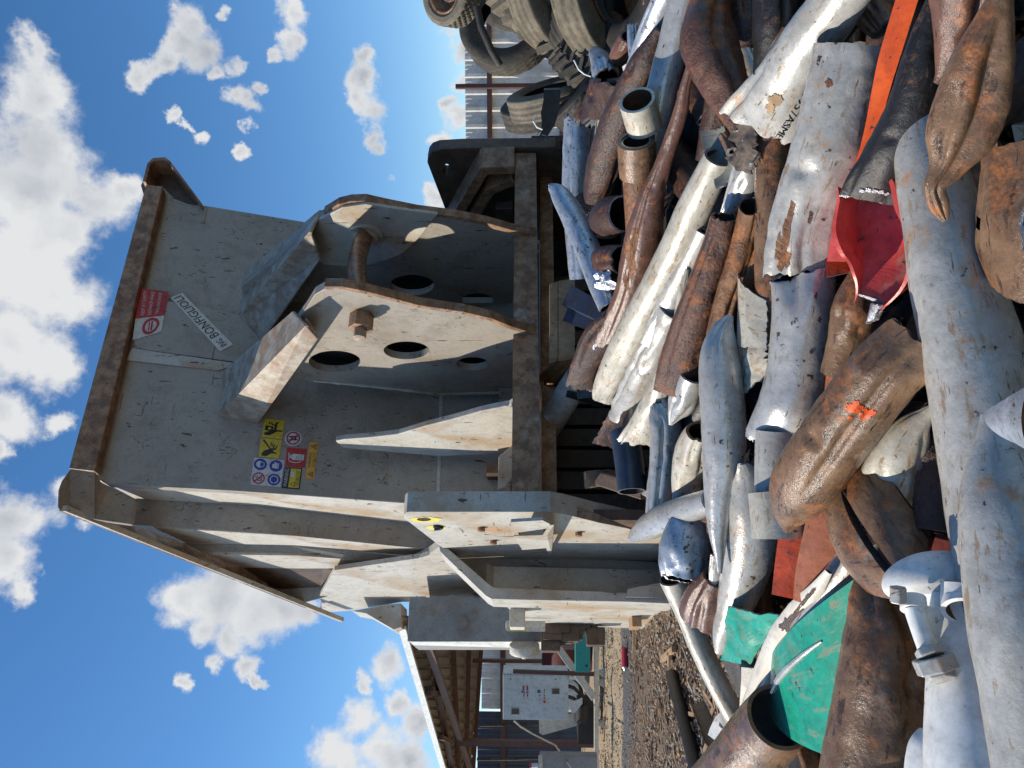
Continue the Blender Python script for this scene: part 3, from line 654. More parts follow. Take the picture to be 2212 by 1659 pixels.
for X, Y, mt, rr in ((1176,1490,'sk',.008),(1176,1496,'so',.011),(1176,1502,'sk',.008),(1176,1508,'sr',.011),(1176,1516,'sr',.016),(1165,1508,'sw',.009),(1165,1514,'sw',.009),(1166,1502,'sk',.008),(1128,1494,'sk',.012)):
    mb = MB(); c = Vector((cxx(Y), y0-.009, cz(X)))
    if rr == .016: mb.tube([c, c+Vector((0,-.004,0))], .024, 14, 1)
    mb.tube([c+Vector((0,-.004,0)), c+Vector((0,-.02,0))], rr, 12); mb.build('push_button', [mt, 'sy'], cab, fixn=False)
for i, Y in enumerate((1462, 1482, 1505)):
    mb = MB(); mb.tube([V(1228, Y, 9.6*KC), V(1240, Y+4, 9.65*KC), V(1252, Y+16, 9.7*KC), V(1258, Y+40, 9.7*KC)], .03, 8); mb.build('cable_duct', 'rubberblack', cab, fixn=False)
mb = MB(); mb.tube([V(1110, 1557, 9.6*KC), V(1125, 1570, 9.6*KC), V(1150, 1585, 9.7*KC), V(1200, 1610, 9.8*KC), V(1250, 1680, 10)], .013, 8)
tag(mb.build('cable', 'galvmatt', fixn=False), 'grey cable drooping from the left side of the control cabinet', 'cable')
# white frame the cabinet stands on
fr = empty('skid_frame', V(1290, 1500, 9.6*KC), 'off-white steel skid frame with brace under the control cabinet', 'frame')
zb = V(1287, 1450, 9.6*KC).z
mb = MB(); mb.bar(Vector((V(1287,1372,9.6*KC).x, 9.55*KC, zb)), Vector((V(1287,1600,9.6*KC).x-1.2, 9.55*KC, zb)), .12, .07); mb.build('beam', 'creampaint', fr, bevel=.004)
for Y in (1450, 1472, 1560):
    mb = MB(); a = Vector((V(1287, Y, 9.6*KC).x, 9.55*KC, 0)); mb.slab([a+Vector((-.07,0,0)), a+Vector((.07,0,0)), a+Vector((.02,0,zb-.04)), a+Vector((-.02,0,zb-.04))], .08, n=(0,1,0)); mb.build('foot', 'creampaint', fr)
mb = MB(); mb.bar(V(1205, 1398, 9.3*KC), V(1283, 1507, 9.3*KC), .10, .10); mb.build('brace', 'creampaint', fr, bevel=.006)
mb = MB(); mb.tube([V(1228, 1463, 9.5*KC), V(1245, 1466, 9.5*KC), V(1262, 1482, 9.5*KC), V(1280, 1500, 9.5*KC)], .03, 8); mb.build('bent_pipe', 'creampaint', fr, fixn=False)
mb = MB(); a = V(1108, 1450, 9.1*KC); b = V(1283, 1456, 9.1*KC); mb.bar(a, b, .055, .055); tag(mb.build('steel_post', 'steelred', bevel=.003), 'short red-brown square post in front of the control cabinet', 'post')
# grey slanted panel left of cabinet
mb = MB(); mb.slab([V(1164,1555,9.9*KC), V(1165,1583,9.9*KC), V(1172,1588,9.9*KC), V(1246,1568,9.9*KC), V(1246,1540,9.9*KC)], .02); tag(mb.build('metal_guard', 'galvmatt'), 'grey sheet metal guard leaning beside the control cabinet', 'guard')
mb = MB(); mb.abox(V(1200,1598,9.9*KC).x, V(1200,1520,9.9*KC).x, 9.8*KC, 10.2*KC, V(1282,1500,9.9*KC).z, V(1248,1500,9.9*KC).z); mb.tube([V(1256,1520,9.7*KC), V(1256,1556,9.7*KC)], .12, 14); tag(mb.build('electric_motor', 'black'), 'black electric motor on the skid below the cabinet', 'motor')
mb = MB(); mb.slab([V(1232,1518,9.4*KC), V(1234,1540,9.4*KC), V(1242,1540,9.4*KC), V(1258,1520,9.4*KC), V(1258,1508,9.4*KC)], .02); tag(mb.build('metal_flap', 'cab'), 'small light grey sheet flap below the cabinet door', 'flap')
# maroon tank and teal boxes
mb = MB(); a = V(1225, 1385, 10.6*KC); b = V(1225, 1442, 10.6*KC); mb.tube([a, b], .46, 24); tag(mb.build('maroon_tank', 'maroon'), 'maroon cylindrical tank behind the teal boxes', 'tank')
te = empty('teal_box', V(1200, 1385, 8.8*KC), 'short teal box with a red label under the grey tank', 'box')
mb = MB(); p = V(1194, 1388, 8.8*KC); mb.box(p, ((1,0,0),(0,1,0),(0,0,1)), (.115, .1, .10)); mb.build('body', 'teal', te, bevel=.003)
mb = MB(); mb.abox(p.x-.078, p.x-.0, p.y-.108, p.y-.102, p.z+.035, p.z+.075); mb.build('red_label', 'sr', te)
te = empty('teal_box', V(1260, 1400, 8.8*KC), 'tall teal box on the skid beam', 'box')
mb = MB(); p = V(1258, 1408, 8.8*KC); mb.box(p, ((1,0,0),(0,1,0),(0,0,1)), (.27, .1, .11)); mb.build('body', 'teal', te, bevel=.003)
mb = MB(); mb.abox(p.x-.19, p.x-.16, p.y-.108, p.y-.102, p.z-.07, p.z-.04); mb.build('socket', 'sk', te)
# open-top grey bin at the very left edge with red cup
bn = empty('metal_bin', V(1290, 1650, 8.6*KC), 'dark grey metal bin with a red can on it at the left end', 'bin')
mb = MB(); mb.abox(V(1200,1700,8.6*KC).x, V(1200,1632,8.6*KC).x, 8.6*KC, 8.6*KC+.15, V(1290,1650,8.6*KC).z, V(1166,1650,8.6*KC).z); mb.build('body', 'tank', bn, bevel=.01)
mb = MB(); mb.abox(V(1200,1700,8.6*KC).x, V(1200,1630,8.6*KC).x, 8.6*KC-.03, 8.6*KC-.003, V(1172,1650,8.6*KC).z, V(1163,1650,8.6*KC).z); mb.build('rim', 'galv', bn)
mb = MB(); mb.tube([V(1162,1654,8.7*KC), V(1148,1654,8.7*KC)], .035, 14, 0); mb.tube([V(1148,1654,8.7*KC), V(1144,1654,8.7*KC)], .036, 14, 1); tag(mb.build('drink_can', ['sw', 'sr']), 'white and red can standing on the metal bin', 'can')
# spray can on the ground
gp = V(1356, 1420, 1.2*FPX/(1356-HOR)); gp.z = .04
cn = empty('spray_can', gp, 'red spray can with silver neck lying on the gravel', 'can')
mb = MB(); mb.tube([gp+Vector((.12,0,0)), gp+Vector((-.10,-.02,0))], .037, 16); mb.build('body', 'redcan', cn)
mb = MB(); mb.tube([gp+Vector((-.10,-.02,0)), gp+Vector((-.125,-.022,0)), gp+Vector((-.14,-.024,0)), gp+Vector((-.165,-.026,0))], [.037,.033,.018,.015], 16); mb.build('neck', 'galv', cn)
mb = MB(); a = V(1360, 1362, 8.6); a.z = .03; mb.bar(a, a+Vector((-.35,.1,0)), .04); tag(mb.build('timber_batten', 'wood'), 'short timber batten lying on gravel beside the red spray can', 'timber')

# ============================================================ tyres
def tyre(label, X, Y, D, R0, w, axis, mat='rubber', tread='rib', rim=False, seed=0, name='tyre'):
    D *= .76; R0 *= .76; w *= .76
    c = V(X, Y, D); ax = (-(FW)*axis[0] + RT*axis[1] + UP*axis[2]).normalized()
    t = empty(name, c, label, 'tyre', 'old tyres heaped behind the scrap')
    a = ax.cross(Vector((.1,.2,1))).normalized(); b = ax.cross(a); n = 112
    prof = [(R0*.60, -w*.36), (R0*.62, -w*.42), (R0*.72, -w*.52), (R0*.86, -w*.54), (R0*.95, -w*.49), (R0*.985, -w*.44)]
    nt_ = 14
    prof += [(R0, -w*.42+w*.84*i/nt_) for i in range(nt_+1)]
    prof += [(r, -x) for r, x in prof[:6][::-1]]
    k = len(prof); vs = []
    for i in range(n):
        th = 2*math.pi*i/n; e = a*math.cos(th)+b*math.sin(th)
        for j, (r, x) in enumerate(prof):
            rr = r
            if 6 < j < 6+nt_ and tread == 'rib' and (j-6) % 4 == 2: rr -= R0*.05
            if 6 < j < 6+nt_ and tread == 'zig' and ((j-6 + (1 if (i//2) % 2 else 0)) % 5) == 2: rr -= R0*.05
            if 5 < j <= 6+nt_ and tread == 'block' and ((i//2+(j//3)) % 2 == 0): rr -= R0*.055
            rr *= 1+.006*noise.noise(Vector((math.cos(th)*3, math.sin(th)*3, j*.3+seed)))
            vs.append(c + e*rr + ax*x)
    mb = MB(); mb.add(vs, [(i*k+j, ((i+1) % n)*k+j, ((i+1) % n)*k+j+1, i*k+j+1) for i in range(n) for j in range(k-1)], 0, smooth=tread != 'block')
    if tread == 'lug':
        for i in range(22):
            for sd in (-1, 1):
                th = 2*math.pi*(i+(.5 if sd > 0 else 0))/22; pts = []
                for q in range(2):
                    t2 = th + q*.20; e = a*math.cos(t2)+b*math.sin(t2); pts.append(c + e*R0*1.03 + ax*sd*w*(.02 if q else .5))
                e = a*math.cos(th+.1)+b*math.sin(th+.1); mb.bar(pts[0], pts[1], R0*.09, R0*.16, up=e)
    mb.build('tread_and_sidewall', mat, t, fixn=False)
    vs = []
    pi_ = [(R0*.60, -w*.34), (R0*.78, -w*.46), (R0*.92, -w*.40), (R0*.94, 0), (R0*.92, w*.40), (R0*.78, w*.46), (R0*.60, w*.34)]
    for i in range(n):
        th = 2*math.pi*i/n; e = a*math.cos(th)+b*math.sin(th)
        for r, x in pi_: vs.append(c + e*r + ax*x)
    kk = len(pi_); mb = MB(); mb.add(vs, [(i*kk+j, i*kk+j+1, ((i+1) % n)*kk+j+1, ((i+1) % n)*kk+j) for i in range(n) for j in range(kk-1)], 0, smooth=True); mb.build('inner_lining', 'tyrein', t, fixn=False)
    if rim:
        mb = MB(); pr = [(R0*.62, w*.42), (R0*.59, w*.44), (R0*.56, w*.36), (R0*.54, .0), (R0*.54, -w*.3), (R0*.60, -w*.42)]
        if rim == 'disc': pr = [(R0*.62, w*.42), (R0*.59, w*.44), (R0*.56, w*.36), (R0*.53, w*.1), (R0*.35, w*.05), (R0*.25, w*.16), (R0*.08, w*.16)]
        vs = []
        for i in range(64):
            th = 2*math.pi*i/64; e = a*math.cos(th)+b*math.sin(th)
            for r, x in pr: vs.append(c+e*r+ax*x)
        kk = len(pr); mb.add(vs, [(i*kk+j, i*kk+j+1, ((i+1) % 64)*kk+j+1, ((i+1) % 64)*kk+j) for i in range(64) for j in range(kk-1)], 0, smooth=True)
        r_ = mb.build('wheel_rim', 'rusttan', t, fixn=False); 
        sm = r_.modifiers.new('thick', 'SOLIDIFY'); sm.thickness = .008
    return t
# axis = (toward camera, right in the yard, up)
tyre('small truck wheel with chunky tread on top of the tyre heap', 975, -12, 6.3, .25, .20, (.75,-.25,.62), 'rubbertan', 'block', 'disc', 1)
tyre('dark tyre seen open side on, against the white fence', 1098, 52, 6.9, .44, .24, (.92,.05,.25), 'rubber', 'zig', False, 2)
tyre('grey ribbed truck tyre second from the camera in the leaning row', 1200, -38, 6.5, .56, .25, (.62,-.12,-.72), 'rubbertan', 'rib', False, 3)
tyre('tan dusty truck tyre with zigzag grooves and a rusty rim', 1292, -48, 6.0, .60, .26, (.55,-.10,-.80), 'rubbertan', 'zig', 'ring', 4)
tyre('black truck tyre with pale sidewall lowest in the leaning row', 1372, -62, 5.7, .58, .27, (.35,-.1,.9), 'rubberblack', 'zig', False, 5)
tyre('large tractor tyre with deep mud-coated lugs', 1225, 60, 7.0, .68, .44, (.42,.60,-.5), 'rubbertan', 'lug', False, 6)
tyre('slim ribbed tyre leaning edge-on below the tractor tyre', 1190, 212, 6.6, .38, .20, (.50,.86,.28), 'rubbertan', 'rib', False, 7)
tyre('worn tyre half hidden behind the slim ribbed tyre', 1170, 232, 7.1, .38, .2, (.6,.8,.3), 'rubber', 'zig', False, 8)
tyre('tyre with broken lugs peeping out beside the blue-grey pipe stub', 1285, 150, 6.4, .34, .3, (.5,.6,-.5), 'rubber', 'lug', False, 9)
tyre('dark tyre lying at the back of the heap behind the leaning row', 1120, -60, 7.6, .55, .26, (.7,-.2,.5), 'rubber', 'rib', False, 12)
tyre('bare black tyre squeezed under the tractor tyre', 1262, 205, 6.3, .34, .22, (.3,.5,.7), 'rubberblack', 'zig', False, 13)
tyre('pale dusty tyre showing its inner wall beneath the tan tyre', 1300, 60, 6.5, .5, .24, (.8,.3,-.3), 'rubber', 'rib', False, 14)
bar('rubber_strip', 'torn black rubber strip with frayed end hanging over the tyres', 'rubber strip', [(1192,192,34,.2),(1190,232,36,.2),(1184,262,30,.2),(1176,292,14,.3)], 'rubberblack', 'flat', D=(4.6,4.5), dent=.2, jag=.5)
mb = MB()
random.seed(3)
for i in range(9):
    a = V(1184+random.uniform(-10,10), 262, 4.55); b = V(1172+random.uniform(-14,12), 300+random.uniform(-8,12), 4.53); mb.tube([a, (a+b)/2+Vector((random.uniform(-.02,.02),0,0)), b], [.006,.004,.002], 5)
tag(mb.build('frayed_cords', 'rubber', fixn=False), 'frayed cords at the end of the torn rubber strip', 'cord')
mb = MB(); mb.tube([V(1030,15,4.6), V(1040,60,4.6), V(1062,110,4.6), V(1080,140,4.65)], .022, 10); tag(mb.build('inner_tube', 'rubberblack', fixn=False), 'black rubber band looped across the open tyre', 'rubber band')
for i, (lab, ps) in enumerate((('white wire curling out from under the tan tyre', [(1240,130),(1250,150),(1262,160),(1278,166)]), ('thin pale wire sagging in front of the fence', [(1158,250),(1152,262),(1160,275),(1172,280)]))):
    mb = MB(); mb.tube([V(x, y, 4.3) for x, y in ps], .005, 6); tag(mb.build('wire', 'white', fixn=False), lab, 'wire')
# ============================================================ the scrap shear: machine frame axes
TH = R(25); E1 = Vector((math.cos(TH), math.sin(TH), 0)); E2 = Vector((-math.sin(TH), math.cos(TH), 0)); EZ = Vector((0,0,1))
def onp(X, Y, n, d):
    r = ray(X, Y); return CAM + r*((d - n.dot(CAM))/n.dot(r))
dF = E2.dot(V(1100, 1100, 5.6))
def Fp(X, Y, t=0): return onp(X, Y, E2, dF+t)            # front-facing planes, t metres behind the front
def Sp(X, Y, s): return onp(X, Y, E1, s)                  # side planes
dL = 1.35                                                  # lower leaf plane behind the front
# upper leaf leans toward the camera from the seam line up
seam = Fp(950, 960, dL); LEAN = R(9)
UN = (E2*math.cos(LEAN) + EZ*math.sin(LEAN)).normalized()     # pointing backwards/up
dU = UN.dot(seam)
def Up(X, Y, t=0): return onp(X, Y, UN, dU+t)
mac = empty('scrap_shear', Vector((Fp(1100,900).x, Fp(1100,900).y, 0)), 'huge grey steel scrap shear with its raised leaf braced by gussets above the pipe heap', 'scrap shear')
def part(name, mb, mat, bevel=.006, parent=None): return mb.build(name, mat, parent or mac, bevel=bevel)

# --- upper leaf skin and lower leaf skin
def seamX(Y): return 953.5 - (Y-854)*.033
lp = [Up(437,443), Up(407,441), Up(377,429), Up(352,404), Up(335,406), Up(200,1012), Up(205,1018), Up(212,1036), Up(233,1046), Up(560,1063), Up(seamX(1085),1090), Up(seamX(480),480), Up(657,479)]
mb = MB(); mb.slab(lp, .10); leaf = part('upper_leaf', mb, 'grey')
mb = MB(); mb.slab([Fp(seamX(1092), 1092, dL-.003), Fp(1135,1092,dL-.003), Fp(1135,470,dL-.003), Fp(seamX(470)-1, 470, dL-.003)], .10); part('lower_leaf', mb, 'grey')
mb = MB(); a = Up(seamX(1090),1090,-.004); b = Up(seamX(480),480,-.004); mb.bar(a, b, .035, .02, up=UN); part('weld_seam', mb, 'greylit', .004)
# doubler plate in the middle of the upper leaf, with the printed signs
mb = MB(); mb.slab([Up(300,645,-.055), Up(290,740,-.055), Up(292,752,-.055), Up(500,780,-.055), Up(560,800,-.055), Up(560,690,-.055), Up(440,662,-.055), Up(302,642,-.055)], .054, n=UN); part('doubler_plate', mb, 'grey', .004)
mb = MB(); mb.slab([Up(285,752,-.05), Up(272,778,-.012), Up(470,800,-.012), Up(520,786,-.05)], .02); part('doubler_bevel', mb, 'greylit', .004)
# --- top lip beam
def lip(t): return [Up(x, y, t) for x, y in ((315,398),(352,402),(205,1018),(148,1012))]
mb = MB(); mb.slab(lip(-.12), .12, n=UN); part('top_lip', mb, 'brownsteel', .012)
# right horn
mb = MB(); mb.slab([Up(x, y, .11) for x, y in ((304,400),(308,391),(318,353),(329,342),(356,340),(368,350),(437,442),(440,470),(360,450),(310,420))], .05, n=UN); part('horn', mb, 'darkbrown', .008)
mb = MB(); mb.slab([Up(x, y, -.12) for x, y in ((308,392),(318,353),(330,341),(357,339),(369,349),(364,353),(354,345),(333,347),(324,355),(315,393))], .6, n=UN); part('horn_rim', mb, 'brownsteel', .004)
mb = MB(); mb.slab([Up(x, y, -.1) for x, y in ((357,339),(369,349),(437,440),(433,441),(364,352))], .6, n=UN); part('horn_rim', mb, 'brownsteel', .004)
# --- left end structure
sL = E1.dot(Up(560,1063))
# side wall receding from the left edge
def UL(X, Y, t): return V(X, Y, 0)
eA = [Up(214,1037), Up(235,1048), Up(560,1064), Up(seamX(1085)-4,1091)]
mb = MB()
def Dat(p): return (p-CAM).dot(FW)
dA = Dat(Up(560,1064)); dTop = Dat(Up(214,1037))
# left-facing wall: from leaf edge back to the junction line
j0 = V(292,1078, dTop*1.075); j1 = V(560,1092, dA*1.085); j2 = V(925,1134, Dat(Up(940,1090))*1.10)
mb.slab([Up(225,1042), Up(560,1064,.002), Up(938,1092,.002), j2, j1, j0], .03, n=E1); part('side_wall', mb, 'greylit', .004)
k0 = j0 + V(282,1130,Dat(j0)*.99)*0 
# front-facing flange beyond the junction
D1 = Dat(j0); D2 = Dat(j2)
def DD(X): return D1 + (D2-D1)*(X-292)/(925-292)
fl = [(262,1060), (560,1080), (925,1122), (955,1190), (640,1158), (375,1139), (283,1133)]
mb = MB(); mb.slab([V(x, y, DD(x)+.02 - (.0005*(y-1084))) for x, y in fl], .06); part('front_flange', mb, 'grey', .004)
# lit rib faces stepping out and back
def rib(top, bot, name, mat, dd0, dd1, th=.04):
    mb = MB(); pts = [V(x, y, DD(x)+d) for (x, y), d in top] + [V(x, y, DD(x)+d) for (x, y), d in bot[::-1]]
    mb.slab(pts, th); part(name, mb, mat, .003)
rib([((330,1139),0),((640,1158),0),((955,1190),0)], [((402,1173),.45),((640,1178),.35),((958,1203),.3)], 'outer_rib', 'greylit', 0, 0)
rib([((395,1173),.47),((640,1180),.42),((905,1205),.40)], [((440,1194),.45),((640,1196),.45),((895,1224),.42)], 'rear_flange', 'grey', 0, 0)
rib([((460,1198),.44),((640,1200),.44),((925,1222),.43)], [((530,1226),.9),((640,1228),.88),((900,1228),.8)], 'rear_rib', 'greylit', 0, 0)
rib([((528,1227),.9),((700,1226),.88),((722,1232),.9)], [((640,1302),1.9),((665,1300),1.8),((690,1270),1.4)], 'back_web', 'darkbrown', 0, 0)
_q = [V(X, Y, 7.3+(Y-1185)*.016) for X, Y in ((700,1300),(900,1206),(1060,1292))]
_n = (_q[1]-_q[0]).cross(_q[2]-_q[0]).normalized(); _n = -_n if _n.dot(_q[0]-CAM) < 0 else _n; _d = _n.dot(_q[0])
def LV(X, Y, k=0): return onp(X, Y, _n, _d+k)
mb = MB(); mb.slab([LV(x, y) for x, y in ((722,1232),(905,1206),(926,1200),(800,1262),(696,1305),(690,1288))], .05, n=E1); part('lever_top', mb, 'greylit', .003)
mb = MB(); mb.slab([LV(x, y, .012) for x, y in ((695,1302),(800,1260),(926,1198),(950,1180),(985,1195),(1075,1285),(1110,1322),(1060,1302),(870,1300),(800,1312),(760,1319),(690,1324))], .08, n=E1); part('lever_side', mb, 'greylit', .003)
mb = MB(); mb.slab([LV(1036+17*math.cos(i*.35), 1293+2.2*math.sin(i*.35), -.02) for i in range(18)], .01, n=E1); part('slot_hole', mb, 'black', 0)
mb = MB(); mb.slab([V(x, y, 8.9) for x, y in ((205,1020),(235,1040),(560,1060),(940,1085),(1000,1180),(940,1230),(700,1290),(645,1305),(520,1240),(395,1185),(282,1140),(210,1110),(180,1060))], .05); part('gap_backing', mb, 'grey', 0)  # added backing plate, keeps the sky from showing through the slits
# top cap flange seen edge on, and left horn
cap0 = (V(127,1104,dTop-.35), V(733,1343,DD(733)+1.95))
mb = MB()
cps = []; 
for i in range(9):
    t = i/8; X = 127+(733-127)*t; Y = 1104+(1343-1104)*t + 10*math.sin(math.pi*t)*0
    cps.append(V(X, Y, 1/((1-t)/(dTop-.35)+t/(DD(733)+1.95))))
inner = [V(283,1134, DD(283)), V(402,1180, DD(402)+.45), V(530,1236, DD(530)+.9), V(640,1304, DD(640)+1.9)]
bb = MB()
for a, b in zip(cps, cps[1:]): bb.slab([a, b, b+EZ*-.055, a+EZ*-.055], .05, n=E1)
part('cap_edge', bb, 'greylit', .0)
mb.slab([cps[0]-EZ*.03, cps[2]-EZ*.03, cps[4]-EZ*.03, cps[7]-EZ*.03, V(690,1326,DD(690)+2.0), V(640,1302,DD(640)+1.95), V(530,1226,DD(530)+.95), V(395,1172,DD(395)+.5), V(283,1133,DD(283)+.05), V(165,1108,dTop-.05)], .03, n=EZ); part('cap_plate', mb, 'brownsteel', .0)
mb = MB(); mb.slab([Up(152,1012,-.28), Up(205,1020,-.2), Up(213,1038,-.05), Up(236,1052,.03), Up(292,1080,.12), Up(284,1133,.14), Up(205,1122,.0), Up(150,1110,-.12), Up(132,1106,-.2), Up(124,1095,-.26), Up(125,1060,-.28), Up(132,1040,-.3)], .07, n=UN); part('horn', mb, 'grey', .01)
mb = MB(); mb.slab([V(840,1305,9.0), V(866,1303,9.0), V(866,1346,9.0), V(866,1355,9.0), V(850,1360,9.0), V(790,1325,9.0), V(760,1320,9.0)], .5, n=E2); part('rear_lug', mb, 'greylit', .004)

# --- bottom beam (front), chamber floor below the leaf
bt = [(1112,505),(1112,428),(1110,345)]; 
def beam(t): return None
mb = MB(); mb.slab([Fp(1105,1086), Fp(1105,1060), Fp(1113,330), Fp(1158,330), Fp(1168,1082)], .35, n=E2); part('front_beam', mb, 'brownsteel', .012)
za = Fp(1112,700).z; zb = Fp(1160,700).z
mb = MB(); pL = Fp(1105,1086); pR = Fp(1113,318); 
q0 = Vector((pL.x,pL.y,za-.22)) + E2*.36; q1 = Vector((pR.x,pR.y,za-.22)) + E2*.36
mb.slab([q0, q1, q1+E2*1.3, q0+E2*1.3], .12, n=-EZ); part('chamber_floor', mb, 'brownsteel', .004)
# weld bead / shelf seen above the beam between ribs
mb = MB(); a = Fp(1073,960,dL-.35); mb.slab([Fp(1075,1060,dL-.5), Fp(1077,985,dL-.5), Fp(1108,960,dL-.5), Fp(1108,1075,dL-.5)], .3, n=E2); part('shelf_block', mb, 'greylit', .01)
mb = MB(); mb.slab([Fp(1077,836,dL-.3), Fp(1108,820,dL-.3), Fp(1108,868,dL-.3), Fp(1078,868,dL-.3)], .25, n=E2); part('shelf_block', mb, 'grey', .01)
mb = MB(); c = Fp(1066,1018,dL-.12); mb.box(c, (E1,E2,EZ), (.05,.1,.06)); part('stud', mb, 'darkbrown', .004)
mb = MB(); mb.slab([Fp(1104,1030,.05), Fp(1090,1050,.05), Fp(1058,1062,.1), Fp(1042,1086,.1), Fp(1105,1086,.05)], .25, n=E2); part('corner_gusset', mb, 'brownsteel', .012)

# --- gussets
def holepx(cx, cy, rx, ry, s, k=36): return [Sp(cx+rx*math.cos(i*2*math.pi/k), cy+ry*math.sin(i*2*math.pi/k), s) for i in range(k)]
g2 = E1.dot(Fp(1140,722)); g1 = E1.dot(Fp(1140,508)); g3 = E1.dot(Fp(1112,868))
o2 = [(1152,722),(1104,708),(1060,690),(1000,676),(905,662),(860,650),(790,632),(740,622),(705,622),(680,636),(660,668),(560,800),(480,845),(640,822),(800,838),(950,855),(1080,852),(1104,850)]
def gus(out, s, holes, th, nm, mat='greylit'):
    mb = MB(); mb.slab([Sp(x, y, s) for x, y in out], th, n=E1, holes=[holepx(*h, s) for h in holes]); return part(nm, mb, mat, .008)
G2 = gus(o2, g2, [(723,781,56,23),(878,757,49,19),(1021,786,35,14)], .07, 'gusset', 'grey')
o1 = [(1152,508),(1105,500),(1050,484),(980,470),(900,460),(830,446),(790,437),(760,438),(735,444),(705,462),(690,470),(600,560),(520,620),(545,680),(640,660),(800,648),(950,655),(1104,655)]
G1 = gus(o1, g1, [(890,616,48,22),(1031,649,36,15)], .07, 'gusset', 'grey')
o3 = [(1112,868),(1100,876),(1040,888),(980,905),(920,920),(860,938),(800,945),(745,949),(725,953),(740,968),(860,978),(950,986),(1085,980),(1110,975)]
mb = MB(); mb.slab([Sp(x, y, g2+.17) for x, y in ((690,820),(660,770),(720,745),(860,720),(1000,745),(1075,765),(1075,815),(880,800))], .03, n=E1); part('hole_shade_plate', mb, 'black', 0)  # added black plates: holes look shaded and no sun passes through
mb = MB(); mb.slab([Sp(x, y, g1+.17) for x, y in ((820,650),(820,600),(900,580),(1000,610),(1085,620),(1085,668),(900,665))], .03, n=E1); part('hole_shade_plate', mb, 'black', 0)
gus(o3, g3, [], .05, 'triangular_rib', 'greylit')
# thick flame-cut edge along the front of the gussets
def edge(line, s, w, nm, mat='brownsteel', off=-.02):
    mb = MB(); ps = [Sp(x, y, s) for x, y in line]
    for a, b in zip(ps, ps[1:]):
        d = (b-a).normalized(); up = d.cross(E1).normalized(); mb.box((a+b)/2+E1*.035, (d, E1, up), ((b-a).length/2+.012, w/2, .022))
    part(nm, mb, mat, .006)
edge(o2[:9], g2, .075, 'gusset_edge'); edge(o1[:10], g1, .075, 'gusset_edge')
# channel arms from the gussets up to the leaf
def arm(base, outer, s_out, nm):
    (b0, b1, b2), (t0, t1, t2) = base, outer
    B0, B1, B2 = Up(*b0), Up(*b1), Up(*b2); T0, T1, T2 = [Sp(x, y, s_out+ds) for (x, y), ds in zip((t0, t1, t2), (.10, -.20, -.22))]
    mb = MB()
    n1 = (B1-B0).cross(T0-B0).normalized(); n1 = -n1 if n1.dot(B0-CAM) < 0 else n1
    mb.slab([B0, B1, T1, T0], .03, n=n1); n2 = (B2-B1).cross(T1-B1).normalized(); n2 = -n2 if n2.dot(B0-CAM) < 0 else n2
    mb.slab([B1, B2, T2, T1], .03, n=n2); part(nm, mb, 'scuffed', .008)
arm(((482,801),(473,896),(556,917)), ((632,672),(660,703),(687,733)), g2, 'channel_arm')
arm(((528,588),(512,690),(560,745)), ((691,452),(668,500),(690,560)), g1, 'channel_arm')
mb = MB(); mb.slab([Sp(x, y, g2-.12) for x, y in ((660,690),(668,700),(687,733),(672,753),(560,800),(500,842),(640,745),(655,712))], .02, n=E1); part('arm_lip', mb, 'scuffed', .004)
# pin between gussets, collars, boss
pa = Sp(792,500,g1); pb = Sp(776,640,g2+.07)
mb = MB(); 
pts = [pa + (pb-pa)*(i/8) + EZ*.05*math.sin(math.pi*i/8) for i in range(9)]
mb.tube(pts, .075, 22); part('cross_pin', mb, 'rusttan', 0)
mb = MB(); mb.tube([pa-E1*.001, pa-E1*.06], .15, 26); mb.tube([pa-E1*.06, pa-E1*.10], .11, 26); part('pin_collar', mb, 'greylit', .004)
pc = Sp(782,680,g2)
mb = MB(); mb.tube([pc+E1*.0, pc-E1*.13], .095, 6); part('pin_nut', mb, 'brownsteel', .004)
mb = MB(); mb.tube([pc-E1*.13, pc-E1*.21], .05, 20); part('pin_end', mb, 'scuffed', .003)
# doubler on gusset 1 around the pin
mb = MB(); mb.slab([Sp(x, y, g1-.03) for x, y in ((946,463),(935,475),(905,515),(870,548),(820,568),(762,576),(700,572),(650,560),(690,474),(740,448),(790,441),(860,452))], .029, n=E1); part('gusset_doubler', mb, 'greylit', .006)

# --- right end lug plate (shadow of the gussets put into its dark colour)
sR = E1.dot(Fp(1160,326))
out = [(923,352),(926,338),(934,328),(948,323),(1000,320),(1200,318),(1212,322),(1216,335),(1216,520),(1000,520),(978,496)]
mb = MB(); mb.slab([Sp(x, y, sR) for x, y in out], .12, n=E1, holes=[holepx(965,366,8,11,sR)]); part('end_plate', mb, 'darkbrown', .01)
for a, b in (((1052,350),(1047,342)),):
    pass
for line in ([(1108,346),(1046,348),(975,470)], [(1108,372),(1060,392),(1010,470)]):
    mb = MB(); ps = [Sp(x, y, sR-.12) for x, y in line]
    for a, b in zip(ps, ps[1:]):
        d = (b-a).normalized(); mb.box((a+b)/2, (d, E1, d.cross(E1)), ((b-a).length/2+.02, .12, .05))
    part('plate_rib', mb, 'brownsteel', .008)
mb = MB(); mb.slab([Sp(x, y, sR-.3) for x, y in ((1070,452),(1108,450),(1108,505),(1075,490))], .1, n=E1); part('pipe_stub', mb, 'darkbrown', .01)

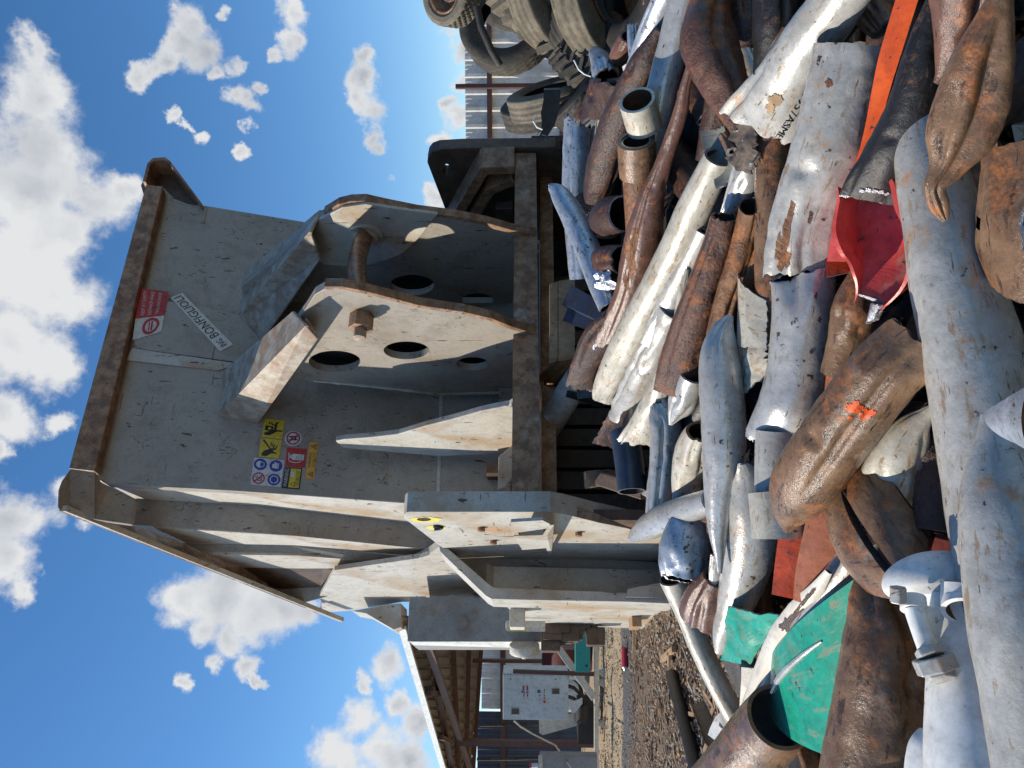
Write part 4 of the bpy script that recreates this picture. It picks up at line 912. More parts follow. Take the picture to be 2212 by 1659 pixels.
# --- left end frame: thick cheek plate
sC = E1.dot(Fp(1150,1118))
out = [(873,1120),(872,1112),(878,1107),(890,1106),(1189,1106),(1219,1111),(1290,1128),(1358,1142),(1440,1160),(1440,1236),(1352,1230),(1200,1222),(1060,1217),(1000,1216),(948,1178)]
mb = MB(); mb.slab([Sp(x, y, sC) for x, y in out], .155, n=E1, holes=[holepx(916,1122,15,3.6,sC)]); part('cheek_plate', mb, 'greylit', .006)
fe = [(873,1119),(876,1093),(888,1086),(1162,1084),(1219,1086),(1263,1099),(1358,1138),(1400,1150),(1400,1160),(1358,1142),(1290,1128),(1219,1110),(1189,1106),(890,1106)]
mb = MB(); mb.slab([Fp(x, y, -.012) for x, y in fe[1:]], .012, n=E2); part('cheek_edge', mb, 'brownsteel', .003)
# yellow paint and hook mark round the lifting hole
mb = MB(); c0 = [Sp(x, y, sC-.003) for x, y in [(920+34*math.cos(i*.2618)*(1+.12*math.sin(i*5)), 1123+6*math.sin(i*.2618)*(1+.2*math.sin(i*3))) for i in range(24)]]
mb.slab(c0, .002, n=E1, holes=[holepx(916,1122,15.5,3.9,sC-.003)]); part('yellow_paint_mark', mb, 'yellow', 0)
mb = MB(); mb.slab([Sp(942+21*math.cos(i*.2618), 1140+5*math.sin(i*.2618), sC-.003) for i in range(24)], .002, n=E1); hk = part('hook_label', mb, 'yellow', 0)
mb = MB(); pts = [Sp(942+13*math.cos(a), 1140+2.9*math.sin(a), sC-.009) for a in [i*.3-2.0 for i in range(14)]]; mb.tube(pts, .012, 6); mb.build('hook_sign', 'sk', mac, fixn=False)
# bracket on the cheek
mb = MB(); mb.slab([Sp(x, y, sC-.30) for x, y in ((1100,1140),(1104,1128),(1172,1124),(1188,1132),(1180,1142),(1108,1152))], .02, n=E1)
mb.slab([Sp(1100,1139,sC-.28), Sp(1108,1150,sC-.28), Sp(1128,1182,sC-.02), Sp(1120,1176,sC-.0)], .03, n=-EZ)
mb.slab([Sp(1110,1158,sC-.25), Sp(1172,1156,sC-.25), Sp(1180,1184,sC-.1), Sp(1128,1188,sC-.1)], .05, n=E1)
mb.slab([Sp(1172,1156,sC-.25), Sp(1186,1134,sC-.28), Sp(1186,1190,sC-.0), Sp(1184,1198,sC-.0)], .03, n=-EZ); part('step_bracket', mb, 'greylit', .006)
# column behind the cheek: front face in shade, lit side face
tC = 1.43
cf = [(985,1195),(1050,1200),(1200,1204),(1352,1210),(1460,1218),(1460,1284),(1354,1276),(1130,1268),(1062,1268),(1050,1264),(960,1190)]
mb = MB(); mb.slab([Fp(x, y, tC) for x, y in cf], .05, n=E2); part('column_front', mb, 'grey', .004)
sc_ = E1.dot(Fp(1200,1274,tC))
# rim plate standing proud along the outer edge of the column
ro = [(948,1178),(951,1192),(1049,1287),(1062,1294),(1140,1296),(1354,1300),(1470,1305),(1470,1288),(1354,1280),(1140,1272),(1068,1270),(1056,1262),(962,1180)]
mb = MB(); mb.slab([Fp(x, y, tC-.42) for x, y in ro], .42, n=E2); part('column_rim', mb, 'greylit', .006)
# side face
sd = [(1049,1292),(1058,1298),(1470,1306),(1470,1340),(1440,1324),(1425,1345),(1388,1359),(1290,1354),(1150,1356),(1128,1342),(1091,1308)]
sq = E1.dot(Fp(1200,1296,tC-.2))
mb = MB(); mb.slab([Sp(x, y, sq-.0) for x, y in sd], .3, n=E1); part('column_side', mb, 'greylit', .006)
mb = MB(); mb.slab([Fp(x, y, tC-.44) for x, y in ((1352,1290),(1356,1272),(1400,1262),(1470,1255),(1470,1292))], .06, n=E2); part('foot_gusset', mb, 'greylit', .006)
mb = MB()
for X, Y in ((1118,1330),): mb.box(Sp(X, Y+6, sq-.08), (E1,E2,EZ), (.09,.10,.07))
part('lifting_block', mb, 'creampaint', .01)
mb = MB(); mb.box(Sp(1372,1346,sq-.05), (E1,E2,EZ), (.05,.14,.045)); part('timber_wedge', mb, 'wood', .004)
mb = MB(); ps = [Sp(x, y, sq-.14) for x, y in ((1096,1356),(1092,1361),(1094,1366),(1150,1366),(1150,1354))]; mb.slab([V(x,y,7.5) for x, y in ((1094,1354),(1092,1360),(1096,1364),(1178,1365),(1178,1355))], .06, n=E1); part('lifting_lug', mb, 'creampaint', .004)
mb = MB(); mb.slab([V(x,y,7.49) for x, y in ((1098,1358),(1098,1363),(1130,1364),(1140,1361),(1130,1358))], .004); part('yellow_paint_mark', mb, 'yellow', 0)
# oily pump bits under the grey tank
mb = MB(); random.seed(11)
for i in range(26):
    X = random.uniform(1185, 1285); Y = random.uniform(1352, 1388)-(X-1185)*.12; p = V(X, Y, 7.9); mb.box(p, (E1,E2,EZ), (random.uniform(.03,.10),)*3)
part('oily_pump', mb, 'darkbrown', .01)
# --- grey tank on the left, with hand wheel
tk = empty('hydraulic_tank', V(1178,1340,8.2), 'dark grey rectangular tank with a sunlit pale edge and hand wheel beside the column', 'tank')
c = [V(886,1262,8.4), V(880,1385,8.2), V(1176,1385,8.2), V(1180,1300,8.4)]
mb = MB(); mb.slab([V(884,1290,8.25), V(880,1385,8.2), V(1177,1385,8.2), V(1177,1290,8.25)], .9, n=E2); mb.build('body', 'tank', tk, bevel=.006)
mb = MB(); mb.slab([V(886,1386,8.2), V(893,1393,8.3), V(1170,1400,8.3), V(1178,1396,8.25), V(1178,1386,8.2)], .04, n=E2); mb.build('sunlit_edge', 'white', tk, bevel=.003)  # sunlit left edge of the tank, its brightness put in as white
mb = MB(); p = V(1133,1392,8.1); mb.tube([p, p-RT*.09], .16, 28); mb.tube([p-RT*.09, p-RT*.15], .03, 12); mb.build('hand_wheel', 'creampaint', tk, bevel=.006)
mb = MB()
for X, Y in ((913,1318),(935,1322),(975,1301),(996,1345),(1020,1330),(1003,1364)): mb.tube([V(X,Y,8.17), V(X,Y,8.165)], random.uniform(.03,.08), 18)
mb.build('stain', plain('dull_stain', (.24,.23,.21), .7), tk)

# --- mouth under the beam: trough walls, boards, cheeks, shade put into their dark colours
mb = MB(); zt = zb-.02
base = Vector((pL.x,pL.y,0)); wid = (pR-pL).length+.3
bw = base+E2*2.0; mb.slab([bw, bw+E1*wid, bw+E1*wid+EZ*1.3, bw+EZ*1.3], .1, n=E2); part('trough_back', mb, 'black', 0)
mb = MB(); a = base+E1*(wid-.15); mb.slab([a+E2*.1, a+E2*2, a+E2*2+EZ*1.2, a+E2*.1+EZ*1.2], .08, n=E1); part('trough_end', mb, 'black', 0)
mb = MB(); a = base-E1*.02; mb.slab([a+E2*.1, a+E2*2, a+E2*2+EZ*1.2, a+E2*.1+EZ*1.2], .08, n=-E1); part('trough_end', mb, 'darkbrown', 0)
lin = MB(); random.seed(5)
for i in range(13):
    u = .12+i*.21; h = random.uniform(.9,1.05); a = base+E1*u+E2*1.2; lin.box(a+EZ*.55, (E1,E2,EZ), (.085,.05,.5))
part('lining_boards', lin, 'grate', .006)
mb = MB()
for k, (Xa, Xb, Y0, Y1) in enumerate(((1187,1205,606,770),(1206,1242,600,765))):
    mb.slab([V(Xa,Y0+6,5.75), V(Xb,Y0,5.75), V(Xb,Y1,5.75), V(Xa,Y1+6,5.75)], .08, n=E2)
part('lit_liner_plate', mb, 'wood', .006)
mb = MB(); mb.slab([V(1262,1020,5.0), V(1300,1016,5.0), V(1306,1050,5.0), V(1264,1056,5.0)], .06); part('liner_lug', mb, 'brownsteel', .008)
mb = MB(); mb.bar(V(1300,1030,5.0), V(1400,1060,4.6), .10, .12); part('lower_rail', mb, 'darkbrown', .01)

# --- printed safety signs on the leaf
def sg(c, mats, t=-.002):
    return Sign(*[Up(x, y, t) for x, y in c], mats)
def z2(x, y): return (521.2+x/10.08, 877.8+y/10.08)
def z3(x, y): return (109.7+x*.2976, 658.3+y*.2976)
s = sg([z2(885,715), z2(950,315), z2(515,265), z2(445,665)], ['sy','sk'])          # crushed hand
s.poly([(.07,.10),(.28,.10),(.46,.42),(.46,.60),(.86,.62),(.90,.74),(.70,.76),(.70,.70),(.42,.70),(.42,.78),(.33,.98),(.28,.82),(.30,.55)][:0] or [(.12,.92),(.12,.62),(.36,.30),(.38,.06),(.46,.06),(.44,.34),(.78,.34),(.84,.26),(.90,.30),(.82,.44),(.46,.46),(.24,.90)], 1)
s.poly([(.34,.52),(.62,.50),(.64,.90),(.38,.92)], 1); s.poly([(.45,.60),(.53,.60),(.53,.68),(.59,.68),(.49,.77),(.39,.68),(.45,.68)], 0, 2)
s.poly([(.66,.40),(.72,.40),(.74,.56),(.84,.60),(.82,.66),(.68,.62)], 1); s.poly([(.70,.68),(.86,.70),(.84,.76),(.72,.76)], 1); s.build('crushing_hazard_sign', mac)
s = sg([z2(825,1140), z2(885,740), z2(435,690), z2(375,1095)], ['sy','sk'])          # cut hand
s.poly([(.06,.86),(.06,.62),(.24,.40),(.22,.16),(.30,.16),(.32,.30),(.40,.36),(.46,.20),(.52,.22),(.50,.46),(.44,.58),(.34,.78),(.16,.88)], 1)
s.poly([(.90,.92),(.94,.84),(.52,.48),(.44,.46),(.50,.56)], 1)
for a, b in (((.52,.36),(.72,.30)),((.58,.44),(.76,.38)),((.64,.50),(.82,.46)),((.50,.26),(.68,.16))): s.line(a, b, .055, 1)
s.build('cutting_hazard_sign', mac)
s = sg([z3(1668,1325), z3(1697,1130), z3(1475,1108), z3(1450,1305)], ['sw','sb','sr','sk'])          # four circles
for cx, cy, m in ((.76,.76,1),(.76,.25,1),(.25,.25,1)): s.poly([(cx+.215*math.cos(i*.21), cy+.215*math.sin(i*.21)) for i in range(30)], m)
s.ring(.25,.76,.215,.165,2,2); s.line((.11,.90),(.39,.62),.05,2,3); s.ring(.20,.73,.06,.035,3); s.ring(.30,.83,.045,.025,3); s.line((.14,.66),(.36,.66),.02,3)
s.poly([(.63,.76),(.89,.76),(.86,.86),(.76,.91),(.66,.86)], 0, 2); s.line((.66,.76),(.70,.64),.02,0,2); s.line((.86,.76),(.82,.64),.02,0,2); s.line((.70,.64),(.82,.64),.02,0,2)
s.poly([(.66,.16),(.86,.16),(.86,.22),(.90,.30),(.85,.33),(.82,.28),(.82,.37),(.68,.37),(.66,.26)], 0, 2); s.line((.67,.21),(.85,.21),.012,1,3)
s.ring(.25,.25,.15,.115,0,2); s.poly([(.10,.20),(.14,.20),(.14,.32),(.10,.32)], 0, 2); s.poly([(.36,.20),(.40,.20),(.40,.32),(.36,.32)], 0, 2); s.build('protective_gear_sign', mac)
c = (1133,700); r = 186
s = Sign(*[Up(*z2(x, y), -.002) for x, y in ((c[0]+r-6,c[1]+r*.86),(c[0]+r+12,c[1]-r*.86),(c[0]-r+6,c[1]-r*.94),(c[0]-r-12,c[1]+r*.92))], ['sw','sr','sk'])
# round sign: rebuild the sheet as a disc
s.mb = MB(); disc = [s.P(.5+.5*math.cos(i*.2094), .5+.5*math.sin(i*.2094), .004) for i in range(30)]; s.mb.slab(disc, .0035, n=-s.n)
s.ring(.5,.5,.43,.34,1,2)
for x0, x1 in ((.36,.43),(.57,.64)): s.poly([(x0,.24),(x1,.24),(x1,.76),(x0,.76)], 2)
for y0, y1 in ((.34,.42),(.55,.63)): s.poly([(.36,y0),(.64,y0),(.64,y1),(.36,y1)], 2, 1.4)
s.line((.25,.75),(.75,.25),.07,1,3); s.build('prohibition_sign', mac)
s = sg([z2(1385,1335), z2(1430,930), z2(1000,895), z2(958,1305)], ['sr','sw','sk'])
s.poly([(.36,.10),(.68,.10),(.68,.22),(.36,.22)], 1); s.poly([(.36,.24),(.68,.24),(.68,.66),(.60,.74),(.58,.86),(.46,.86),(.44,.74),(.36,.66)], 1)
s.line((.44,.86),(.74,.90),.04,1); s.line((.58,.86),(.70,.80),.03,1)
for a, b in (((.44,.88),(.28,.82)),((.28,.82),(.22,.60)),((.22,.60),(.24,.34)),((.24,.34),(.32,.22))): s.line(a, b, .04, 1)
s.text('2', .52, .45, .12, 2); s.build('fire_extinguisher_sign', mac)
s = sg([z3(1805,1340), z3(1825,1187), z3(1700,1180), z3(1675,1330)], ['sk','sy','sw'])
s.poly([(.05,.06),(.95,.06),(.95,.64),(.05,.64)], 1); s.text('WARNING', .5, .82, .2*.13/.13*.1, 2, width=.84) if False else None
h = (s.c[3]-s.c[0]).length; w = (s.c[1]-s.c[0]).length
s.text('WARNING', .5, .82, .30, 2, width=.86)
s.poly([(.08,.30),(.34,.30),(.21,.60)], 0, 2); s.poly([(.12,.325),(.30,.325),(.21,.555)], 1, 3); s.text('!', .21, .42, .2, 0, 4)
s.poly([(.55,.38),(.78,.38),(.78,.60),(.55,.60)], 2, 2); s.line((.665,.40),(.665,.58),.015,0,3)
for i, tx in enumerate(('BEFORE USING THE MACHINE', 'READ CAREFULLY THE', 'INSTRUCTION MANUAL')): s.text(tx, .5, .27-.08*i, .085, 0, width=(.82,.66,.66)[i])
s.build('read_manual_sign', mac)
s = sg([z2(1585,1590), z2(1680,795), z2(1482,775), z2(1395,1570)], ['so','stext'])
for cx in (.12,.88): s.poly([(cx-.085,.16),(cx+.085,.16),(cx,.84)], 1, 1, holes=[[(cx-.06,.24),(cx+.06,.24),(cx,.70)]]); s.poly([(cx-.02,.30),(cx+.02,.30),(cx+.022,.42),(cx,.52),(cx-.022,.42)], 1)
s.text('WARNING', .5, .70, .42, 1, width=.42)
for i, tx in enumerate(('DO NOT USE THIS MACHINE', 'WITH EXPLOSIVES OR', 'INFLAMMABLE OBJECTS')): s.text(tx, .5, .42-.14*i, .13, 1, width=(.46,.36,.40)[i])
s.build('explosion_warning_sign', mac)
# scratched signs on the doubler
def z4(x, y): return (263.3+x*.124, 592.5+y*.124)
s = sg([z4(690,1000), z4(820,310), z4(300,240), z4(190,1150)], ['sw2','sr2','sw2'], t=-.058)
s.poly([(.40,.0),(1,.0),(1,1),(.40,1)], 1)
for i, tx in enumerate(('KEEP AT SAFETY', 'DISTANCE WHILE', 'THIS MACHINE')): s.text(tx, .70, .76-.25*i, .16, 2, 3, width=.50)
s.ring(.20,.42,.30,.2,1,2); s.poly([(.10,.36),(.30,.36),(.30,.42),(.10,.42)], 1, 2); s.poly([(.10,.46),(.30,.46),(.30,.5),(.10,.5)], 1, 2)
s.build('safety_distance_sign', mac)
s = sg([z4(1730,1350), z4(1040,330), z4(860,400), z4(1520,1130)][:0] or [z4(1790,1350), z4(1040,322), z4(850,405), z4(1590,1230)], ['sw2','sk'], t=-.058)
s.c[1], s.c[2], s.c[3], s.c[0] = [Up(*z4(x, y), -.058) for x, y in ((1050,320), (850,410), (1710,1340), (1940,1225))]
s.mb = MB(); s.mats = ['sw2','sk']
# frame in reading order: left end is the lower image end
BLc, BRc, TRc, TLc = [Up(*z4(x, y), -.058) for x, y in ((1940,1225), (1050,325), (850,410), (1710,1345))]
s = Sign(BLc, BRc, TRc, TLc, ['sw2','sk'])
s.text('ING.', .10, .5, .62, 1, width=.13); s.text('BONFIGLIOLI', .59, .5, .95, 1, width=.76)
s.build('maker_plate', mac)

for nm, ln, s_ in (('weld_bead', [(1080,850),(950,853),(800,836),(660,822)], g2-.004),):
    mb = MB(); ps = [Sp(x, y-2, s_) for x, y in ln]; fine_ = []
    for a_, b_ in zip(ps, ps[1:]):
        for k in range(8): fine_.append(a_+(b_-a_)*(k/8))
    mb.tube(fine_, [.016+.005*math.sin(i*2.3) for i in range(len(fine_))], 6); mb.build(nm, 'greylit', mac, fixn=False)
for X, Y in ((1040,1140),(1066,1168),(1250,1150)):
    mb = MB(); p = Sp(X, Y, sC-.001); mb.tube([p, p-E1*.03], .03, 6); mb.build('bolt', 'brownsteel', mac, bevel=.003)
# ============================================================ bed of small scrap the pieces lie on, gap shade put into its black
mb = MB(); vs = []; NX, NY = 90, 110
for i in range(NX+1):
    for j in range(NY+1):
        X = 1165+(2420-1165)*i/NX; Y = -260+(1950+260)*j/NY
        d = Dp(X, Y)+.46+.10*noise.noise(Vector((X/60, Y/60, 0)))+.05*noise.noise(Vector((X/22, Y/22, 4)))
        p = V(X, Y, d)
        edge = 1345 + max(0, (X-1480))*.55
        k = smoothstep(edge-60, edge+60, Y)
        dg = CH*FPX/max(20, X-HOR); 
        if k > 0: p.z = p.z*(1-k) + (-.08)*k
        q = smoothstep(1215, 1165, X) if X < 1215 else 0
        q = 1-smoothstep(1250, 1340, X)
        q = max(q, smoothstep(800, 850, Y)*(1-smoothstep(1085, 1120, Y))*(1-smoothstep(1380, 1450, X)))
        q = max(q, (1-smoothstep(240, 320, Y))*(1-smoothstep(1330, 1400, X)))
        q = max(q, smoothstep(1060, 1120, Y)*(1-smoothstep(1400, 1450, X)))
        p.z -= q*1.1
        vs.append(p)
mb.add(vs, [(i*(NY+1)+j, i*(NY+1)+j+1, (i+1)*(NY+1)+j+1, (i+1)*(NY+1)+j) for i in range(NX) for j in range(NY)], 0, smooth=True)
o = mb.build('scrap_bed', 'bed', fixn=False); tag(o, 'bed of crushed small scrap under the pipes, gap shade in its black', 'scrap', kind='stuff')

P = pipe; S_ = 'steel pipe'
# crushed crumbs and slivers filling the gaps
bpy.context.view_layer.update(); random.seed(31); mb = MB()
for i in range(2600):
    X = random.uniform(1320, 2230); Y = random.uniform(-60, 1700); k = random.random()
    if Y > 1345+max(0, (X-1480))*.55-40: continue
    p = hit(o, X, Y)
    if p is None: continue
    s_ = random.uniform(.012, .05)*(1.6 if k < .1 else 1); t1 = Vector((random.uniform(-1,1), random.uniform(-1,1), random.uniform(-.5,.9))).normalized(); t2 = t1.cross(Vector((random.random()-.5, random.random()-.5, random.random()))).normalized(); p = p+Vector((0,-.02,.03))
    w_ = random.uniform(.2,.7); n_ = t1.cross(t2)*s_*random.uniform(.1,.5)
    a_, b_, c_, d_ = p-t1*s_-t2*s_*w_, p+t1*s_-t2*s_*w_*.6+n_, p+t1*s_*.8+t2*s_*w_, p-t1*s_*.9+t2*s_*w_*.8+n_
    mb.add([a_, b_, c_, d_, (a_+b_+c_+d_)/4+n_*.8], [(0,1,4),(1,2,4),(2,3,4),(3,0,4)], random.choice((0,0,0,1,1,2,3)))
oo = mb.build('scrap_crumbs', ['rustdark','rust','galvmatt','blackpipe'], fixn=False); tag(oo, 'crushed rusty and grey slivers of metal filling the gaps of the heap', 'scrap', kind='stuff')
# ---------------- far right group, near the tyres
P('crushed_pipe', 'upright blue-grey galvanised pipe with torn top at the right edge of the shear', S_, [(1252,266,68,.55),(1247,330,64,.9),(1243,420,58),(1250,520,56),(1256,602,52)], 'galvblue', 1, s0=-.35, j0=.35, seed=1, cut='cutdull', D=(4.35,4.5))
P('split_pipe', 'split silver pipe shell with a long pointed horn, curving down beside the dark beam end', S_, [(1186,404,14,.3),(1207,418,40,.5),(1238,468,54,.7),(1266,530,56,.7),(1290,595,54,.7),(1315,665,44,.7)], 'galvblue', 0, s0=.4, j0=.3, seed=2, D=(4.2,3.75))
P('pipe', 'long dark rusty pipe running down from the silver pipes to a pinched white-scarred tip', S_, [(1424,66,22,.4),(1405,110,52),(1385,152,66),(1345,240,76),(1312,332,76),(1293,405,66,.8),(1284,440,42,.4),(1280,456,14,.2)], 'rustdark', 1, j1=.2, seed=3)
P('pipe_offcut', 'small dark crumpled sheet tucked behind the pinched tip of the long dark pipe', 'steel scrap', [(1238,396,30,.3),(1255,430,50,.3),(1268,462,24,.2)], 'rustdark', 1.6, j0=.4, j1=.4, seed=4)
P('pipe_offcut', 'dark rounded pipe stub with a thin bright slit below the long dark pipe', S_, [(1345,462,78,.9),(1318,470,86,.8),(1298,492,70,.5),(1288,505,30,.3)], 'rustdark', 1.4, j1=.3, seed=5, cut='cut')
P('pipe_offcut', 'dark brown pipe stub with a curled lip next to the split silver shell', S_, [(1345,562,66,.9),(1310,570,78,.7),(1285,582,62,.35),(1276,590,40,.2)], 'rust', 1.0, j1=.3, seed=6)
patch('foil_lump', 'lump of crumpled bright foil beside the dark brown stub', 'metal foil', [(1298,580,0),(1332,566,0),(1342,620,0),(1306,632,0)], 'foil', .7, bulge=.25, crump=.22, ck=22, seed=7)
sb = P('pipe', 'long smooth brown pipe swelling into a broad flattened end with an orange rust patch', S_, [(1496,128,18,.5),(1480,190,24,.6),(1468,250,33,.7),(1430,362,38,.8),(1408,425,56,.8),(1392,505,80,.8),(1378,574,80,.75),(1358,645,68,.6),(1322,742,74,.16)], 'rustsmooth', 0, s1=-.7, j1=.3, seed=8, cut='cut', dent=.05, wall=.009)
P('pipe', 'dark flattened pipe end sticking out below the smooth brown pipe', S_, [(1330,690,60),(1290,735,70,.7),(1262,790,56,.4),(1250,838,58,.15)], 'rustdark', .8, j1=.4, seed=9, cut='cutdull')
cup = dict(wall=.012, n=44)
P('pipe_coupling', 'short pale grey threaded coupling, open toward the sky', 'coupling', [(1376,216,78,1,-.055),(1384,246,78,1,0),(1392,276,76,1,.05)], 'cream', 0, D=(3.02,3.02), dent=.01, cut='cream', inner='insiderust', **cup)
c_ = empty('coupled_pipe', V(1376,300,3.2), 'rusty pipe with a wide tan coupling open at its upper end', S_)
P('coupling', None, None, [(1374,303,82,1,-.055),(1376,340,82,1,0),(1378,378,80,1,.05)], 'rusttan', 0, D=(3.12,3.12), dent=.012, cut='rusttan', parent=c_, wall=.016)
P('pipe_body', None, None, [(1377,350,68,1,.0),(1380,420,66),(1383,500,62),(1386,580,58)], 'rustorange', -.02, dent=.015, parent=c_, D=(3.14,3.42))
P('pipe_liner', None, None, [(1374,305,66,1,-.05),(1376,350,66,1,.01)], 'insiderust', 0, D=(3.12,3.12), dent=.01, parent=c_, cut='cream')
P('pipe', 'bright silver pipe running in from the right edge behind the pale coupling', S_, [(1482,-30,66),(1456,90,66),(1433,180,66),(1415,290,62),(1400,380,56)], 'galv', .8, dent=.015, seed=11)
P('pipe', 'blue-grey flat strip of pipe between the silver pipe and the long dark pipe', S_, [(1440,-20,48,.6),(1402,80,56,.6),(1362,176,40,.4)], 'galvblue', 1.2, seed=12)
bar('steel_strip', 'dull brown steel strip along the top of the blue-grey pipe', 'steel strip', [(1418,10,22,.3),(1392,66,24,.3),(1360,158,18,.3)], 'rustdark', 'flat', 1.0, seed=13)
P('pipe_offcut', 'grey-brown cone-shaped pipe end poking out by the lowest tyre', S_, [(1356,80,34),(1340,110,40,.8),(1324,138,26,.5)], 'rustsmooth', 1.7, seed=14, j1=.2)
P('pipe_offcut', 'short stained silver pipe stub standing behind the strip, nearest the tyres', S_, [(1366,56,22,.6),(1368,90,26),(1372,124,26)], 'galvblue', 1.6, j0=.5, seed=15)
P('pipe_offcut', 'short blue-silver pipe stub with a rust-torn collar above the dark torn plate', S_, [(1280,108,22,.5),(1292,124,40,.7),(1304,148,54),(1312,172,54)], 'galvblue', 1.0, j0=.6, seed=16, cut='rustorange')
patch('torn_plate', 'dark curved plate with a thick ridged torn edge facing the fence', 'steel plate', [(1246,268,0),(1285,164,0),(1352,190,0),(1314,256,0)], 'rustdark', .9, th=.02, bulge=.14, crump=.04, jag=.12, seed=17, cut='cutdull')
patch('torn_plate', 'small dark plate fragment under the blue-silver stub', 'steel plate', [(1312,170,0),(1352,166,0),(1356,184,0),(1320,190,0)], 'rustdark', .9, bulge=.1, crump=.08, jag=.15, seed=18)
patch('plastic_block', 'little white block lodged between the stubs and the silver pipe', 'block', [(1344,144,0),(1352,138,0),(1358,152,0),(1348,160,0)], 'white', 1.0, th=.03)
# ---------------- upper middle
P('pipe', 'thick heavily rusted pipe with a gouged corner, right of the ASME-marked pipe', S_, [(1542,-20,84),(1528,40,98),(1530,92,122,.8),(1556,160,108,.85),(1582,222,82,.7),(1606,272,56,.4)], 'rust', -.6, j1=.2, dent=.07, seed=20, dk=7)
P('pipe', 'black oily pipe standing behind the rusted gouged pipe', S_, [(1682,-30,108),(1680,60,106),(1668,140,80,.8),(1655,190,60,.6)], 'blackpipe', .6, seed=21)
P('pipe', 'very long tan-brown pipe passing under the crushed galvanised one', S_, [(1700,70,60),(1684,200,78),(1672,340,76),(1668,470,74),(1668,620,72),(1674,770,60)], 'rusttan', 1.0, seed=22, dent=.015)
P('pipe', 'brown pipe end in deep shade behind the black oily pipe', S_, [(1600,-20,60),(1612,70,58),(1618,130,40,.6)], 'rustdark', 1.4, seed=23)
P('pipe_offcut', 'silver wedge glimpsed between the gouged rusty pipe and the black pipe', S_, [(1602,80,40,.5),(1624,140,34,.4),(1636,178,14,.3)], 'galv', 1.2, seed=24)
ap = P('pipe', 'flared galvanised pipe with black A795/ASME lettering and a sheared bright mouth', S_, [(1850,-60,118),(1800,20,118),(1745,96,122,.9),(1694,178,134,.7),(1652,244,160,.35),(1634,272,170,.22)], 'galvmatt', -.9, s1=-.12, j1=.14, seed=25, cut='cut', dent=.035, inner='insiderust')
cg = P('pipe', 'big crushed galvanised pipe streaked with brown rust, left of the orange bar', S_, [(1838,98,150,.7),(1815,200,150,.8),(1782,340,150,.75),(1745,440,140,.6),(1726,520,136,.5),(1724,590,146,.35)], 'galvmatt', -.5, j0=.03, j1=.16, seed=26, dent=.07, dk=6, cut='rustdark', cr=((75,.55,26,.45,.95),(118,.3,14,.55,1.),(40,.25,16,.4,.9)))
sp_ = P('pipe', 'shiny silver pipe with an orange sheen, upper end split to a horn', S_, [(1733,588,136,.5),(1734,640,128,.95),(1732,720,128),(1724,805,132),(1706,880,134),(1672,952,128,.5),(1655,975,118,.2)], 'galv', -.3, s0=.25, j0=.1, j1=.15, seed=27, cut='cut', dent=.02, wall=.01, cr=((110,.5,22,.25,0.),))
bar('orange_bar', 'bright orange square bar slanting down from the right edge', 'steel bar', [(1968,-30,44,.9),(1925,110,42),(1900,205,34),(1884,280,30),(1866,350,30)], 'orange', 'angle', -.2, seed=28, dent=.03)
bar('red_bar', 'red-orange flat bar continuing under the pinched black pipe', 'steel bar', [(1872,330,30),(1846,400,34),(1822,470,34),(1812,560,46)], 'red', 'channelback', .2, seed=29, dent=.04)
bp = P('pipe', 'black coated pipe pinched shut to a bright layered edge', S_, [(2022,-10,34,.5),(2006,60,62,.8),(1990,150,92),(1967,245,108),(1928,330,116,.8),(1898,398,130,.35),(1884,434,136,.10)], 'blackpipe', -.9, s1=-.05, j1=.05, seed=30, cut='cut', dent=.05, wall=.02, cr=((140,.35,12,.3,0.),(60,.2,16,.5,1.)))
splat(bp, [(1862,412,6,3,0),(1876,410,7,4,0),(1890,412,6,4,0),(1903,414,7,4,0),(1916,418,5,3,0)], 'cut', 'bare_metal_scar', .003, 3)
bar('bent_channel', 'bent bright red channel with torn end, hanging below the black pipe', 'steel channel', [(1885,410,120,.8,-.03,22),(1900,480,142,.8,-.03,22),(1912,550,132,.8,-.03,18),(1902,605,104,.8,-.02,10),(1880,652,64,.5,0,0)], 'red', 'channel', -.35, seed=31, dent=.16, jag=.9, cut='cut')
bar('red_plate', 'dull red plate edge under the crushed galvanised pipe', 'steel plate', [(1800,480,40,.3),(1812,540,56,.3),(1822,592,70,.3)], 'redor', 'flat', .5, seed=32)
P('pipe', 'brown crumpled pipe with a slim drooping tip at the top right corner', S_, [(2085,-30,140,.8),(2075,50,110,.7),(2052,120,64,.6),(2035,160,30,.5),(2020,180,12,.4)], 'rustsmooth', -.7, seed=33, dent=.09, dk=8, cr=((50,.5,16,-.1,.3),))
fp = P('pipe', 'large tan-rust folded pipe ending in a twisted hook, at the right side', S_, [(2170,-30,40,.7),(2148,40,76,.7),(2122,130,126,.6),(2098,225,146,.5),(2072,300,136,.5),(2046,360,76,.5),(2020,405,44,.5),(2030,446,40,.5),(2043,476,14,.4)], 'rusttan', -1.2, seed=34, dent=.08, dk=7, cr=((70,.55,20,.05,.35),(120,.3,14,.2,.6)))
patch('twisted_plate', 'twisted pale brown plate with curled holes at the lower right edge', 'steel plate', [(2140,330,0),(2230,300,-.05),(2230,665,-.05),(2150,560,.05)], 'rusttan', 0.2, th=.008, bulge=.1, bx=.22, crump=.12, jag=.03, seed=35, ck=8, holes=[(.35,.55,.10,.06)])
P('pipe', 'tan rusty curved plate edge lit by a crescent of sun at the top', S_, [(1858,-30,80),(1886,20,84,.9),(1912,62,60,.6)], 'rusttan', .9, seed=36)
P('pipe', 'dark grey pipe hardly lit, above the crescent-lit plate', S_, [(1822,-20,60),(1838,60,60),(1842,100,50,.6)], 'blackpipe', .9, seed=37)
